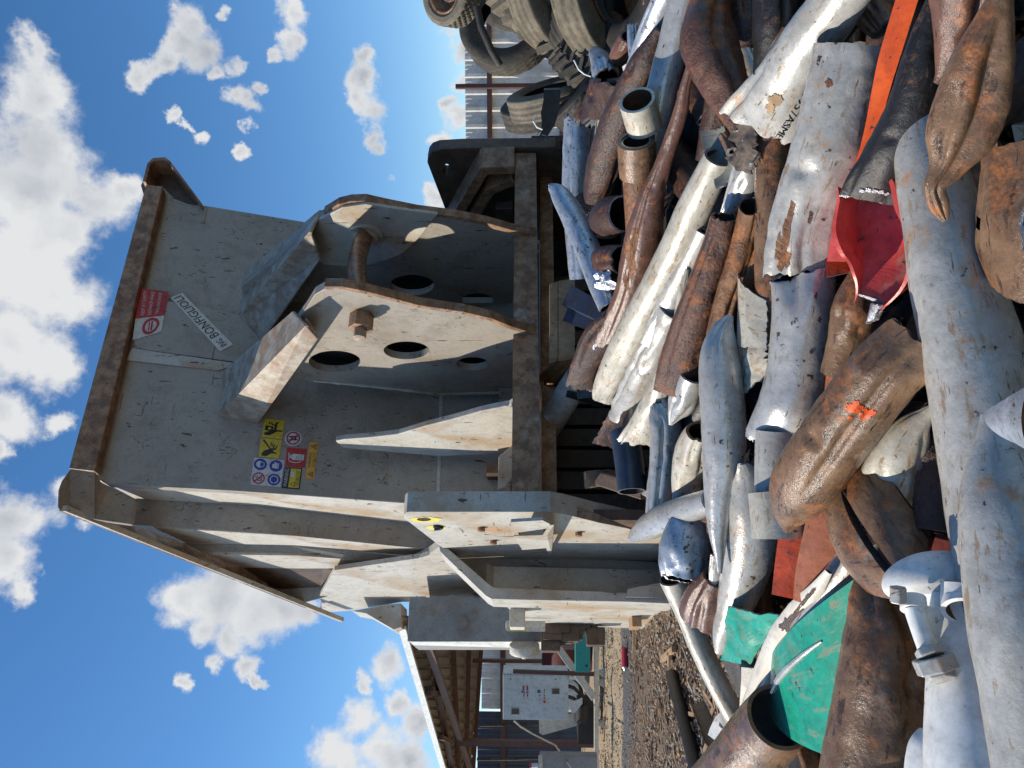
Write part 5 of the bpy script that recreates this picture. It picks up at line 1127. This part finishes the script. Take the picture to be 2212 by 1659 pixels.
lp_ = P('pipe', 'long pale weathered pipe with thread marks at its upper end', S_, [(1552,340,64,.9),(1528,392,72),(1498,455,76),(1464,535,78),(1418,625,76),(1372,708,72),(1334,782,66,.8),(1306,840,52,.45),(1300,868,40,.2)], 'cream', -.5, s1=.3, j1=.1, seed=38, dent=.02, cr=((100,.3,26,.55,1.),))
patch('sheared_flap', 'olive-grey pipe flap with a bright wavy cut edge beside the tape roll', 'steel plate', [(1548,408,0),(1513,284,-.03),(1562,272,0),(1590,356,.05)], 'olive', -.62, th=.012, bulge=-.12, crump=.03, jag=.04, seed=39, cut='cut')
P('pipe', 'crushed shiny silver pipe under the crumpled tape wrapper', S_, [(1622,330,66,.8),(1608,390,64,.8),(1588,430,48,.5),(1566,462,22,.2)], 'galv', .25, j1=.2, seed=40)
P('pipe_offcut', 'tan cardboard-like rusty ring stub beside the wrapper', S_, [(1562,290,22,1,-.02),(1572,308,24),(1580,328,24)], 'rusttan', -.9, seed=41)
# crumpled tape wrapper with printed words
tp = empty('tape_wrapper', V(1600,310,2.3), 'crumpled brown pipe-tape wrapper with white PVC PIPE print', 'wrapper')
patch('wrapper_sheet', None, None, [(1640,352,0),(1634,270,-.02),(1578,258,0),(1572,345,0)], 'pvcbrown', -.55, bulge=.1, crump=.12, ck=22, jag=.1, seed=42, parent=tp, cut='pvcbrown', n=30)
patch('wrapper_sheet', None, None, [(1618,378,0),(1640,330,-.02),(1596,300,0),(1566,340,0)], 'pvcbrown', -.5, bulge=.08, crump=.10, ck=20, jag=.1, seed=43, parent=tp, cut='pvcbrown', n=30)
def wtext(txt, X, Y, size, ang=0, d=0, mat='tapetext', parent=None, D=2.12, width=None):
    """flat lettering lying in a plane facing the camera, upright reading direction rotated by ang"""
    vs, fs = textmesh(txt); c = V(X, Y, D); v = (c-CAM).normalized(); rt = (RT-v*RT.dot(v)).normalized(); up = rt.cross(v).normalized()
    a = R(ang); r2 = rt*math.cos(a)+up*math.sin(a); u2 = up*math.cos(a)-rt*math.sin(a)
    mbb = MB(); mbb.slab  # solid letters
    mbb.add([c + r2*q.x*size + u2*q.y*size for q in vs], fs, 0)
    return mbb.build('lettering', mat, parent, fixn=False)
DW = Dp(1600,300)-.17
def on_surface(o, host, off=.0025):
    """press flat lettering onto the host surface along the camera ray, then lift it a hair"""
    dg = bpy.context.evaluated_depsgraph_get(); inv = host.matrix_world.inverted(); mwi = o.matrix_world.inverted()
    c = inv @ CAM
    for v in o.data.vertices:
        w = inv @ (o.matrix_world @ v.co); d = (w-c).normalized(); ok, loc, nr, _ = host.ray_cast(c, d)
        if ok: v.co = mwi @ (host.matrix_world @ (loc + nr*off))
bpy.context.view_layer.update()
sheets = [c for c in tp.children]
for txt, X, Y, sz, ang, h in (('WON', 1607, 283, .030, 90, 0), ('PVC PIPE', 1613, 306, .014, 90, 0), ('MIL. x 2IN. x', 1622, 330, .013, 90, 0), ('MIL.x2', 1622, 348, .012, 90, 1)):
    o = wtext(txt, X, Y, sz, 90-90+0, D=DW-.03, parent=tp); bpy.context.view_layer.update(); on_surface(o, sheets[0])
# lettering on the flared pipe, reading down the pipe
chars = 'A795/ASME'
pts_ = [(1712-i*9.0, 205+i*13.5) for i in range(9)]
tm = MB()
for i, ch in enumerate(reversed(chars)):
    pass
for i, ch in enumerate(chars):
    t = i/8; X = 1745-62*t; Y = 196+98*t
    vs_, fs_ = textmesh(ch); c = V(X, Y, Dp(X, Y)-.25); v = (c-CAM).normalized()
    dx = (V(1683,294,2)-V(1745,196,2)); dx = (dx-v*dx.dot(v)).normalized(); up = dx.cross(v).normalized()
    tm.add([c + dx*q.x*.026 + up*q.y*.026 for q in vs_], fs_, 0)
o = tm.build('pipe_lettering', 'sk', ap, fixn=False); bpy.context.view_layer.update(); on_surface(o, ap, .0015)
# ---------------- middle
P('pipe', 'rusty pipe with a square-cut open dark mouth facing upward', S_, [(1622,446,50,1,-.05),(1612,500,52,1,.0),(1596,565,54),(1570,645,52),(1548,725,46)], 'rustorange', -.05, j0=.08, seed=50, wall=.004, cut='rustdark')
P('pipe', 'deeply pitted brown pipe widening to a straight-cut flattened end', S_, [(1566,468,60,.9),(1552,530,68),(1524,618,80),(1494,706,88,.8),(1474,785,98,.6),(1462,850,102,.3)], 'rust', -.4, j0=.15, seed=51, cut='rusttan', dent=.03)
P('pipe', 'thin rusty pipe in the shadow between the open-mouthed pipe and the long tan pipe', S_, [(1652,530,36),(1634,580,38),(1612,640,36)], 'rustorange', .7, seed=52)
P('pipe', 'flattened dull galvanised pipe with faint stencil under the long pale pipe', S_, [(1520,500,44,.5),(1462,625,54,.4),(1430,700,60,.3),(1412,750,62,.2)], 'galvmatt', .3, j1=.1, seed=53, cut='galvmatt')
P('pipe', 'wrinkled grey-cream pipe with a gaping side tear near its tip', S_, [(1455,670,64,.7),(1392,800,72,.7),(1362,855,62,.5),(1335,892,50,.2),(1316,897,16,.2)], 'galvmatt', .45, j1=.2, dent=.12, dk=16, seed=54, cut='cutdull')
P('pipe_offcut', 'slim pale sliver of pipe against the pitted brown pipe', S_, [(1484,582,8,.5),(1474,630,18,.5),(1462,690,14,.5)], 'cream', .0, seed=55)
patch('torn_plate', 'dark red-brown plate with a torn bright lower edge inside the shear mouth', 'steel plate', [(1280,958,0),(1316,893,0),(1368,884,0),(1346,980,0)], 'rustdark', .5, th=.01, bulge=-.06, crump=.02, jag=.05, seed=56, cut='cutdull')  # dark rust colour carries the shade of the shear mouth
P('pipe', 'dark blue pipe standing in the shadow below the torn red-brown plate', S_, [(1346,930,60),(1353,960,62),(1360,1010,62),(1364,1062,60)], 'bluedark', .7, seed=57, dent=.015)
P('pipe', 'silver-grey pipe slanting down into the black mouth of the shear', S_, [(1252,812,58),(1225,855,60),(1200,895,60),(1172,935,60)], 'galvmatt', 1.2, D=(5.9,6.6), seed=58, dent=.01)
bar('small_channel', 'small black channel resting across the silver-grey pipe', 'steel channel', [(1224,850,16),(1262,860,18),(1306,874,16)], 'black', 'channel', .8, D=(5.5,5.5), seed=59)
bar('small_channel', 'dark blue-black channel stub above the small black channel', 'steel channel', [(1262,828,36,.6),(1264,845,36,.6),(1266,860,36,.6)], 'bluedark', 'channel', .85, D=(5.4,5.4), seed=60)
P('pipe', 'thin rust-brown pipe crossing the darkness inside the shear', S_, [(1256,765,36),(1220,792,38),(1180,822,40)], 'rustorange', 1.2, D=(5.9,6.5), seed=61)
bar('blue_plate', 'blue and black painted bent plate jutting in front of the lit liner', 'steel plate', [(1224,655,78,.25),(1262,672,72,.25),(1302,692,66,.25)], 'bluepaint', 'zee', .3, seed=62, dent=.05, D=(5.5,5.0))
P('pipe', 'pale sunlit pipe stub with a torn sparkling end under the wrinkled pipe', S_, [(1450,790,50,.8),(1410,878,58,.7),(1388,925,64,.5),(1372,958,78,.16)], 'cream', .2, s1=-.5, j1=.3, seed=63, cut='cut', wall=.01)
P('pipe', 'scuffed silver pipe standing beside the dark board, crumpled at its top', S_, [(1422,868,40,.4),(1434,900,66,.8),(1438,940,68),(1434,1000,62),(1428,1060,60),(1424,1112,58)], 'galv', .05, j0=.5, s0=.3, seed=64, dent=.05)
P('pipe_offcut', 'small cone-pointed silver pipe end below the flattened brown end', S_, [(1498,806,62),(1474,868,62,.8),(1458,896,34,.5),(1448,918,8,.4)], 'galv', .25, seed=65, inner='insiderust')
P('pipe', 'pinched cream pipe with a dark threaded mouth beside the tall galvanised pipe', S_, [(1512,932,60,.9,-.09),(1498,968,76,.85,-.03),(1486,1020,72,.7),(1472,1060,46,.4),(1458,1085,14,.3)], 'cream', 0, seed=66, wall=.010, cut='rustorange', s0=.2)
P('pipe', 'tall clean galvanised pipe at the centre, both ends crimped to points', S_, [(1578,682,14,.4),(1562,715,52,.5),(1554,765,82,.8),(1558,840,94),(1563,910,95),(1563,985,90),(1556,1060,70,.9),(1551,1140,44,.7),(1554,1200,22,.6),(1555,1238,10,.5)], 'galv', -.7, j0=.3, seed=67, dent=.02, inner='cream', cr=((120,.4,16,.22,0.),(60,.3,20,.16,0.)))
patch('pipe_shell', 'cream curved plate with rust freckles beside the crimped galvanised pipe', 'steel plate', [(1592,748,0),(1594,590,.0),(1656,650,0),(1656,752,0)], 'cream', .0, th=.006, bulge=.12, jag=.04, crump=.01, seed=68, cut='cutdull')
patch('crumpled_sheet', 'crumpled grey-white sheet with brown stains below the cream curved plate', 'steel plate', [(1600,870,0.05),(1596,738,0),(1660,742,0),(1660,800,0)], 'cream', .1, th=.006, bulge=.05, jag=.12, crump=.07, ck=16, seed=69, cut='cutdull')
chl = 'faded salmon-orange channel running behind the big rusty pipe'
bar('orange_channel', chl, 'steel channel', [(1808,660,12,.6),(1806,740,26,.6),(1802,850,40,.6),(1796,960,56,.5),(1790,1050,66,.5),(1775,1150,72,.5),(1752,1240,62,.5),(1735,1300,40,.5)], 'salmon', 'channelback', -.12, seed=70, dent=.03)
P('pipe', 'brown patchy pipe with a bright chewed edge behind the big rusty pipe', S_, [(1868,590,60,.6),(1848,660,92,.8),(1832,740,86,.8),(1812,810,76)], 'rusttan', .35, j0=.2, seed=71, dent=.05, cut='cut')
patch('sheared_chip', 'bright sheared metal lip above the flared rusty mouth', 'steel scrap', [(1870,700,0),(1880,655,0),(1900,660,0),(1886,690,0)], 'cut', -.1, th=.015, bulge=.15, crump=.05, jag=.1, seed=72)
br_ = P('pipe', 'big rusty pipe with orange paint flecks, flared ragged mouth and a curled lower tip', S_, [(1984,736,146,.10,.0),(1966,752,154,.3),(1918,796,150,.8),(1842,892,150),(1782,976,148),(1732,1052,134,.9),(1708,1108,84,.6),(1700,1150,12,.4)], 'rusttan', -1.3, j0=.10, seed=73, dent=.03, cut='rustdark', wall=.012, cr=((70,.3,18,.9,1.),))
splat(br_, [(1842,882,16,9,20),(1850,872,9,6,70),(1872,896,18,9,-20),(1860,880,6,4,0),(1835,902,5,3,0)], 'orange', 'orange_paint_fleck', .0015, 5)
# big galvanised pipes, right foreground
P('pipe', 'largest galvanised pipe, long and dented, down the right foreground', S_, [(1985,240,112,.9),(2012,380,138),(2040,500,158),(2058,600,172),(2098,750,194),(2128,900,206),(2148,1030,210),(2166,1160,206),(2190,1330,190)], 'galvmatt', -.2, seed=74, dent=.025, dk=4)
P('pipe', 'second big galvanised pipe with a crimped upper end, in the lower right corner', S_, [(2132,892,26,.2),(2160,960,110,.5),(2184,1060,198,.7),(2202,1180,226,.85),(2228,1360,244),(2262,1520,252),(2296,1720,256)], 'galvmatt', -1.4, seed=75, dent=.02, dk=4, j0=.2)
patch('torn_pipe_end', 'stained silver end of torn pipe with a bright inner face at the right edge', 'steel scrap', [(2126,890,0),(2225,830,-.05),(2235,990,-.05),(2210,965,0)], 'galvblue', -2.2, th=.01, bulge=.12, crump=.03, seed=76, cut='rustdark')
P('pipe', 'cream pinched pipe with a curved pointed tip in the gap beside the largest pipe', S_, [(2028,872,12,.4),(2000,896,34,.5),(1970,930,76,.7),(1944,985,112,.8),(1922,1050,130,.8),(1900,1110,120)], 'cream', .1, seed=77, dent=.03)
patch('dark_shell', 'dark grey curved shell just behind the cream pinched pipe', 'steel plate', [(1868,995,0),(1958,862,0),(2000,870,0),(1912,960,0)], 'blackpipe', .5, bulge=.12, seed=78)
hv = empty('crushed_pipe_end', V(1900,1170,1.7), 'heavy brown pipe end crushed like a clam shell around a long black slit', 'pipe end')
patch('upper_lip', None, None, [(1819,1052,-.02),(1890,968,.08),(2012,1150,.08),(1990,1296,-.03)], 'rusttan', -.9, th=.016, bulge=.16, bx=.05, crump=.03, ck=6, seed=79, parent=hv, cut='blackpipe', n=30)
patch('lower_lip', None, None, [(1820,1062,-.03),(1982,1298,-.035),(1868,1262,.06),(1796,1110,.06)], 'rusttan', -.9, th=.016, bulge=.12, bx=.10, crump=.03, ck=6, seed=80, parent=hv, cut='blackpipe', n=30)
mb = MB(); mb.tube([V(x, y, Dp(x, y)-.13) for x, y in ((1823,1060),(1845,1085),(1868,1118),(1893,1158),(1920,1200),(1950,1246),(1972,1280))], [.005,.009,.010,.009,.008,.010,.006], 8); mb.build('torn_edge', 'blackpipe', hv, fixn=False)
P('folded_rim', 'dark folded pipe rim with a ridged edge beside the cream pinched pipe', S_, [(2004,978,40,.2),(2030,1005,90,.25),(2035,1070,110,.5),(2030,1150,110,.6)], 'rustdark', .1, seed=80, j0=.2, cut='cutdull', wall=.012)
patch('maroon_plate', 'maroon painted plate partly lit, above the white valve body', 'steel plate', [(1990,1262,0),(2000,1120,.05),(2110,1130,.05),(2130,1262,0)], 'maroon', .15, bulge=.05, crump=.02, seed=81)
wb_ = P('pipe', 'wide brown pipe scuffed to bare metal, lower foreground, narrowing upward', S_, [(1876,1232,46,.4),(1888,1290,104,.7),(1904,1360,150,.9),(1906,1440,178),(1900,1540,196),(1886,1660,212),(1870,1760,220)], 'rusttan', -.8, seed=82, dent=.035, dk=5, cr=((100,.35,16,.3,0.),))
P('pipe', 'grey-white pipe with blue chalk marks crossing under the green plate', S_, [(1880,1130,66),(1848,1200,70),(1812,1255,72),(1770,1310,70),(1735,1360,60)], 'galvmatt', .25, seed=83)
# green plate with rolled seam
gp_ = empty('green_plate', V(1750,1450,2.1), 'large curved jade green plate with a long weld seam', 'steel plate')
gpl = patch('plate', None, None, [(1662,1506,0),(1664,1430,0),(1868,1236,0.02),(1812,1640,0.06)], 'green', -.45, th=.008, bulge=.16, seed=84, parent=gp_, n=30, cut='rust')
bpy.context.view_layer.update(); hp = [hit(gpl, x, y, .002) for x, y in ((1669,1494),(1674,1482),(1684,1466),(1700,1447),(1718,1429),(1738,1412),(1758,1397),(1776,1385))]; hp = [p for p in hp if p]
mb = MB(); mb.tube(hp, [.007,.009,.010,.010,.008,.007,.005,.003][:len(hp)], 8); mb.build('weld_seam', 'galv', gp_, fixn=False)
patch('green_scrap', 'small crumpled jade green sheet with scraped bare patches', 'steel plate', [(1556,1425,0),(1572,1310,0),(1680,1330,0),(1625,1432,0)], 'green', .05, th=.006, bulge=.05, crump=.07, ck=9, jag=.03, seed=85, cut='cutdull')
cp_ = P('pipe', 'cream-painted pipe flattened to a dark crimped tip between the green pieces', S_, [(1790,1235,16,.4),(1768,1268,30,.4),(1730,1325,60,.4),(1700,1380,78,.5),(1668,1440,66,.6),(1640,1500,56,.7),(1622,1550,50,.8)], 'creampaint', -.5, seed=86, dent=.04, cut='rustdark', j0=.2)
splat(cp_, [(1712,1335,9,34,38),(1700,1352,13,16,38),(1745,1290,5,30,42)], 'rustdark', 'scorched_gash', .0015, 4)
splat(cp_, [(1707,1362,4,16,20),(1698,1384,6,8,0)], 'rustorange', 'rust_stain', .0018, 6)
bar('red_plate', 'chipped red-orange plate deep in the gap under the pale coupling', 'steel plate', [(1716,1160,66,.2),(1708,1220,64,.2),(1698,1290,60,.2)], 'redor', 'flat', .8, seed=88)
c2 = empty('coupled_pipe', V(1682,1110,2.2), 'stubby cream coupling with a silver pipe seated in it, under the big rusty pipe', S_)
P('pipe_body', None, None, [(1680,930,92),(1678,1000,92),(1678,1075,92)], 'galvmatt', -.1, parent=c2, dent=.015)
P('coupling', None, None, [(1676,1062,116),(1682,1110,120),(1686,1164,118)], 'cream', -.25, parent=c2, dent=.012, cut='rustorange', wall=.012)
P('pipe', 'long silver pipe tapering to a crimped point toward the yard floor', S_, [(1606,1002,22,.3),(1615,1030,60,.5),(1622,1080,96,.85),(1624,1150,112),(1610,1230,104),(1586,1310,76,.9),(1564,1370,50,.7),(1552,1412,16,.4)], 'galvmatt', -.3, seed=90, j0=.3, s0=-.3, dent=.025)
P('pipe', 'silver pipe curving to a beak-like tip over the cheek plate', S_, [(1359,1166,12,.4),(1376,1154,36,.6),(1402,1138,56,.8),(1440,1118,62),(1485,1100,60),(1540,1080,54)], 'galv', -.3, seed=91, dent=.02)
P('pipe', 'fat squashed silver pipe elbow with an open lower mouth', S_, [(1494,1118,66,.5,.04),(1484,1145,92,.7,.02),(1478,1185,108,.85,0),(1478,1225,108,.8,-.02),(1480,1254,100,.6,-.05)], 'galvblue', -.2, seed=92, j1=.08, s1=.25, dent=.05, wall=.008, cut='cut', cr=((20,.35,18,.2,1.),))
P('pipe', 'slender threaded pipe leaning down onto the yard floor', S_, [(1454,1246,64,1,-.02),(1466,1278,58),(1486,1330,50),(1512,1395,49),(1542,1460,48),(1576,1525,48),(1612,1590,48)], 'cream', .1, seed=93, dent=.012, cut='insiderust')
P('pipe_offcut', 'thick rust-brown flared ring end behind the slender threaded pipe', S_, [(1548,1248,60,.9),(1530,1290,100,.9),(1520,1330,108,.8)], 'rustsmooth', .6, seed=94, cut='rustsmooth')
P('pipe_offcut', 'grey pointed sliver squeezed between the elbow and the tall galvanised pipe', S_, [(1550,1200,30,.4),(1545,1240,28,.4),(1537,1268,10,.3)], 'galvmatt', .1, seed=95)
patch('dark_plate', 'flat dark plate beside the slender threaded pipe', 'steel plate', [(1598,1512,0),(1558,1424,0),(1596,1428,0),(1610,1500,0)], 'blackpipe', .35, th=.008, seed=96)
bar('white_box_section', 'white box section standing on edge beside the green scrap', 'steel box', [(1622,1432,40,.6),(1622,1475,40,.6),(1616,1530,34,.6)], 'white', 'box', .1, seed=97, dent=.02)
P('pipe', 'big open-mouthed brown pipe gaping at the lower left', S_, [(1684,1548,140,.95,-.06),(1668,1568,144,1,-.02),(1640,1600,142),(1600,1650,138),(1540,1720,134)], 'rusttan', -.5, D=(2.32,2.7), seed=98, dent=.012, wall=.012, cut='rustorange')
P('pipe', 'narrow rusty pipe beneath the open-mouthed brown pipe', S_, [(1730,1560,54),(1748,1610,58),(1768,1670,60),(1790,1740,60)], 'rustorange', -.1, seed=99)
P('pipe', 'wrinkled silver pipe end at the very bottom between two brown pipes', S_, [(1700,1600,50,.5),(1702,1640,56,.7),(1706,1700,56)], 'galvmatt', .1, seed=100, j0=.3, dent=.1)
patch('white_plate', 'white painted plate corner under the green plate', 'steel plate', [(1745,1575,0),(1785,1545,0),(1812,1600,0),(1788,1660,0)], 'creampaint', 0, seed=101)
br = empty('steel_bracket', V(1580,1570,2.9), 'silver angle bracket with a hex bolt at the edge of the heap', 'bracket')
bar('angle', None, None, [(1548,1592,34,.5),(1572,1560,46,.5),(1604,1560,36,.5)], 'galvmatt', 'angle', .0, parent=br, seed=102)
mb = MB(); q = V(1560,1566,Dp(1560,1566)-.04); mb.tube([q, q-(q-CAM).normalized()*.02], .014, 6); mb.build('hex_bolt', 'galv', br, bevel=.002)
bar('bent_strip', 'bent brown steel strip sprawled over the dirt by the bracket', 'steel strip', [(1504,1514,30,.3),(1520,1550,34,.3),(1540,1600,34,.3),(1568,1632,28,.3)], 'rustdark', 'channel', 0, D=(4.6,3.6), seed=103, dent=.12)
bar('steel_strip', 'grey steel strip hanging under the bracket at the bottom edge', 'steel strip', [(1572,1590,20,.3),(1588,1630,26,.3),(1606,1680,26,.3)], 'galvmatt', 'flat', .1, seed=104)
mb = MB(); mb.tube([V(1560,1632,3.0), V(1566,1645,3.0), V(1574,1640,3.0)], .012, 8); mb.tube([V(1556,1652,3.0), V(1570,1648,3.0)], .010, 8); tag(mb.build('red_strap', 'redstrap', fixn=False), 'bit of bright red plastic strap by the bracket', 'strap')
# dark pipe lying on the dirt
def gD(X, Y, z): r = ray(X, Y); return (z-CH)/r.z
a = V(1452,1458,gD(1452,1458,.055)); b = V(1476,1545,gD(1476,1545,.055)); c = V(1512,1690,gD(1512,1690,.055))
mb = MB(); mb.tube([a, a*.96+b*.04, b, c], .055, 20); tag(mb.build('pipe', 'blackpipe', fixn=False), 'dark grey pipe lying alone on the dirt', S_)
a = V(1430,1425,gD(1430,1425,.03)); b = V(1456,1402,gD(1456,1402,.03)); mb = MB(); mb.bar(a, b, .05, .04); tag(mb.build('timber_offcut', 'wood', bevel=.004), 'short timber offcut lying by the column foot', 'timber')
a = V(1448,1408,gD(1448,1408,.03)); b = V(1447,1440,gD(1447,1440,.03)); mb = MB(); mb.bar(a, b, .05, .04); tag(mb.build('timber_offcut', 'wood', bevel=.004), 'second timber offcut standing clear of the column foot', 'timber')

# ---------------- white cast valve body
vv = empty('valve_body', V(2050,1400,1.5), 'white painted cast valve body with threaded ports and a union nut', 'valve')
DV = 1.62
P('barrel', None, None, [(2082,1290,150),(2088,1400,156),(2104,1520,190),(2118,1660,220),(2130,1760,230)], 'white', 0, D=(1.48,1.36), parent=vv, dent=.008, cut='white')
P('flange', None, None, [(2019,1240,208,.55,.01),(2022,1252,216,.55),(2026,1272,214,.5),(2030,1290,180,.5)], 'white', 0, D=(1.52,1.50), parent=vv, dent=.006, cut='white', inner='white', wall=.2)
P('port', None, None, [(2084,1262,90,1,.0),(2085,1296,94,1,0),(2086,1322,96,1,-.010)], 'white', 0, D=(1.42,1.405), parent=vv, dent=.005, cut='white', inner='insiderust', wall=.009)
P('port_boss', None, None, [(1972,1290,52),(1974,1318,54)], 'white', 0, D=(1.46,1.445), parent=vv, dent=.005, cut='white')
P('nipple', None, None, [(1974,1312,42),(1990,1360,42),(2007,1408,42)], 'white', 0, D=(1.445,1.41), parent=vv, dent=.006, cut='white')
for nm, X0, Y0, X1, Y1, w in (('union_nut', 2004, 1400, 2013, 1418, 62), ('union_nut', 2013, 1418, 2028, 1452, 92), ('union_nut', 2028, 1452, 2035, 1470, 64)):
    a = V(X0, Y0, 1.40); b = V(X1, Y1, 1.39); mb = MB(); mb.tube([a, b], w/2/FPX*1.40, 6); mb.build(nm, 'galvmatt', vv, bevel=.003)
for X, Y in ((1940,1268),(2120,1246)):
    mb = MB(); q = V(X, Y, 1.44); mb.tube([q, q-RT*.03], .016, 6); mb.build('flange_bolt', 'galvmatt', vv, bevel=.002)
mb = MB(); a = V(2022,1310,1.46); b = V(2026,1440,1.44); mb.bar(a, b, .03, .05); mb.build('web', 'white', vv, bevel=.004)
P('white_elbow', 'white painted fitting with a rust line, bottom edge beside the valve body', 'pipe fitting', [(2020,1584,60,.8),(2012,1620,90,.8),(2008,1680,100,.8),(2005,1730,100)], 'white', .0, D=(1.52,1.5), seed=110, cut='rustorange', j0=.1)
# ---------------- half-buried filler pieces in the gaps (visible only as dark shapes)
random.seed(21)
mats = ['rustdark','blackpipe','rustdark','rustsmooth','blackpipe','rust','rustdark','rustdark']  # dark materials only, putting the shade of the gaps into the colour
for i in range(46):
    X = random.uniform(1440, 2230); Y = random.uniform(-40, 1230 if X < 1650 else 1600); a = random.uniform(-.9, .9); l = random.uniform(90, 190); w = random.uniform(50, 90)*(1+(X-1300)/1400)
    dx, dy = math.sin(a)*l, math.cos(a)*l
    P('scrap_pipe', 'dim half-buried pipe in the dark gaps beneath the top pieces', S_, [(X-dx, Y-dy, w*.7, .6), (X, Y, w), (X+dx, Y+dy, w*.8, .6)], mats[i % 8], 2.9+random.random()*.7, seed=200+i, n=20, group='half-buried pipes beneath the heap')

splat(cg, [(1698,505,9,44,8),(1690,555,14,30,6),(1708,462,6,24,10),(1680,530,5,26,8)], 'rustorange', 'rust_stain', .0014, 12)
splat(cg, [(1790,180,7,8,0),(1750,470,5,12,10)], 'rust', 'rust_stain', .0014, 15)
splat(sb, [(1362,560,9,46,-8),(1370,520,8,24,0),(1352,610,6,16,-8)], 'rustorange', 'rust_patch', .0014, 16)
splat(ap, [(1676,214,14,12,30),(1664,232,10,10,0)], 'wood', 'mud_plug', .003, 18)
splat(sp_, [(1752,760,5,4,0),(1770,690,4,6,0),(1762,640,3,8,0)], 'rustdark', 'rust_pit', .0012, 22)
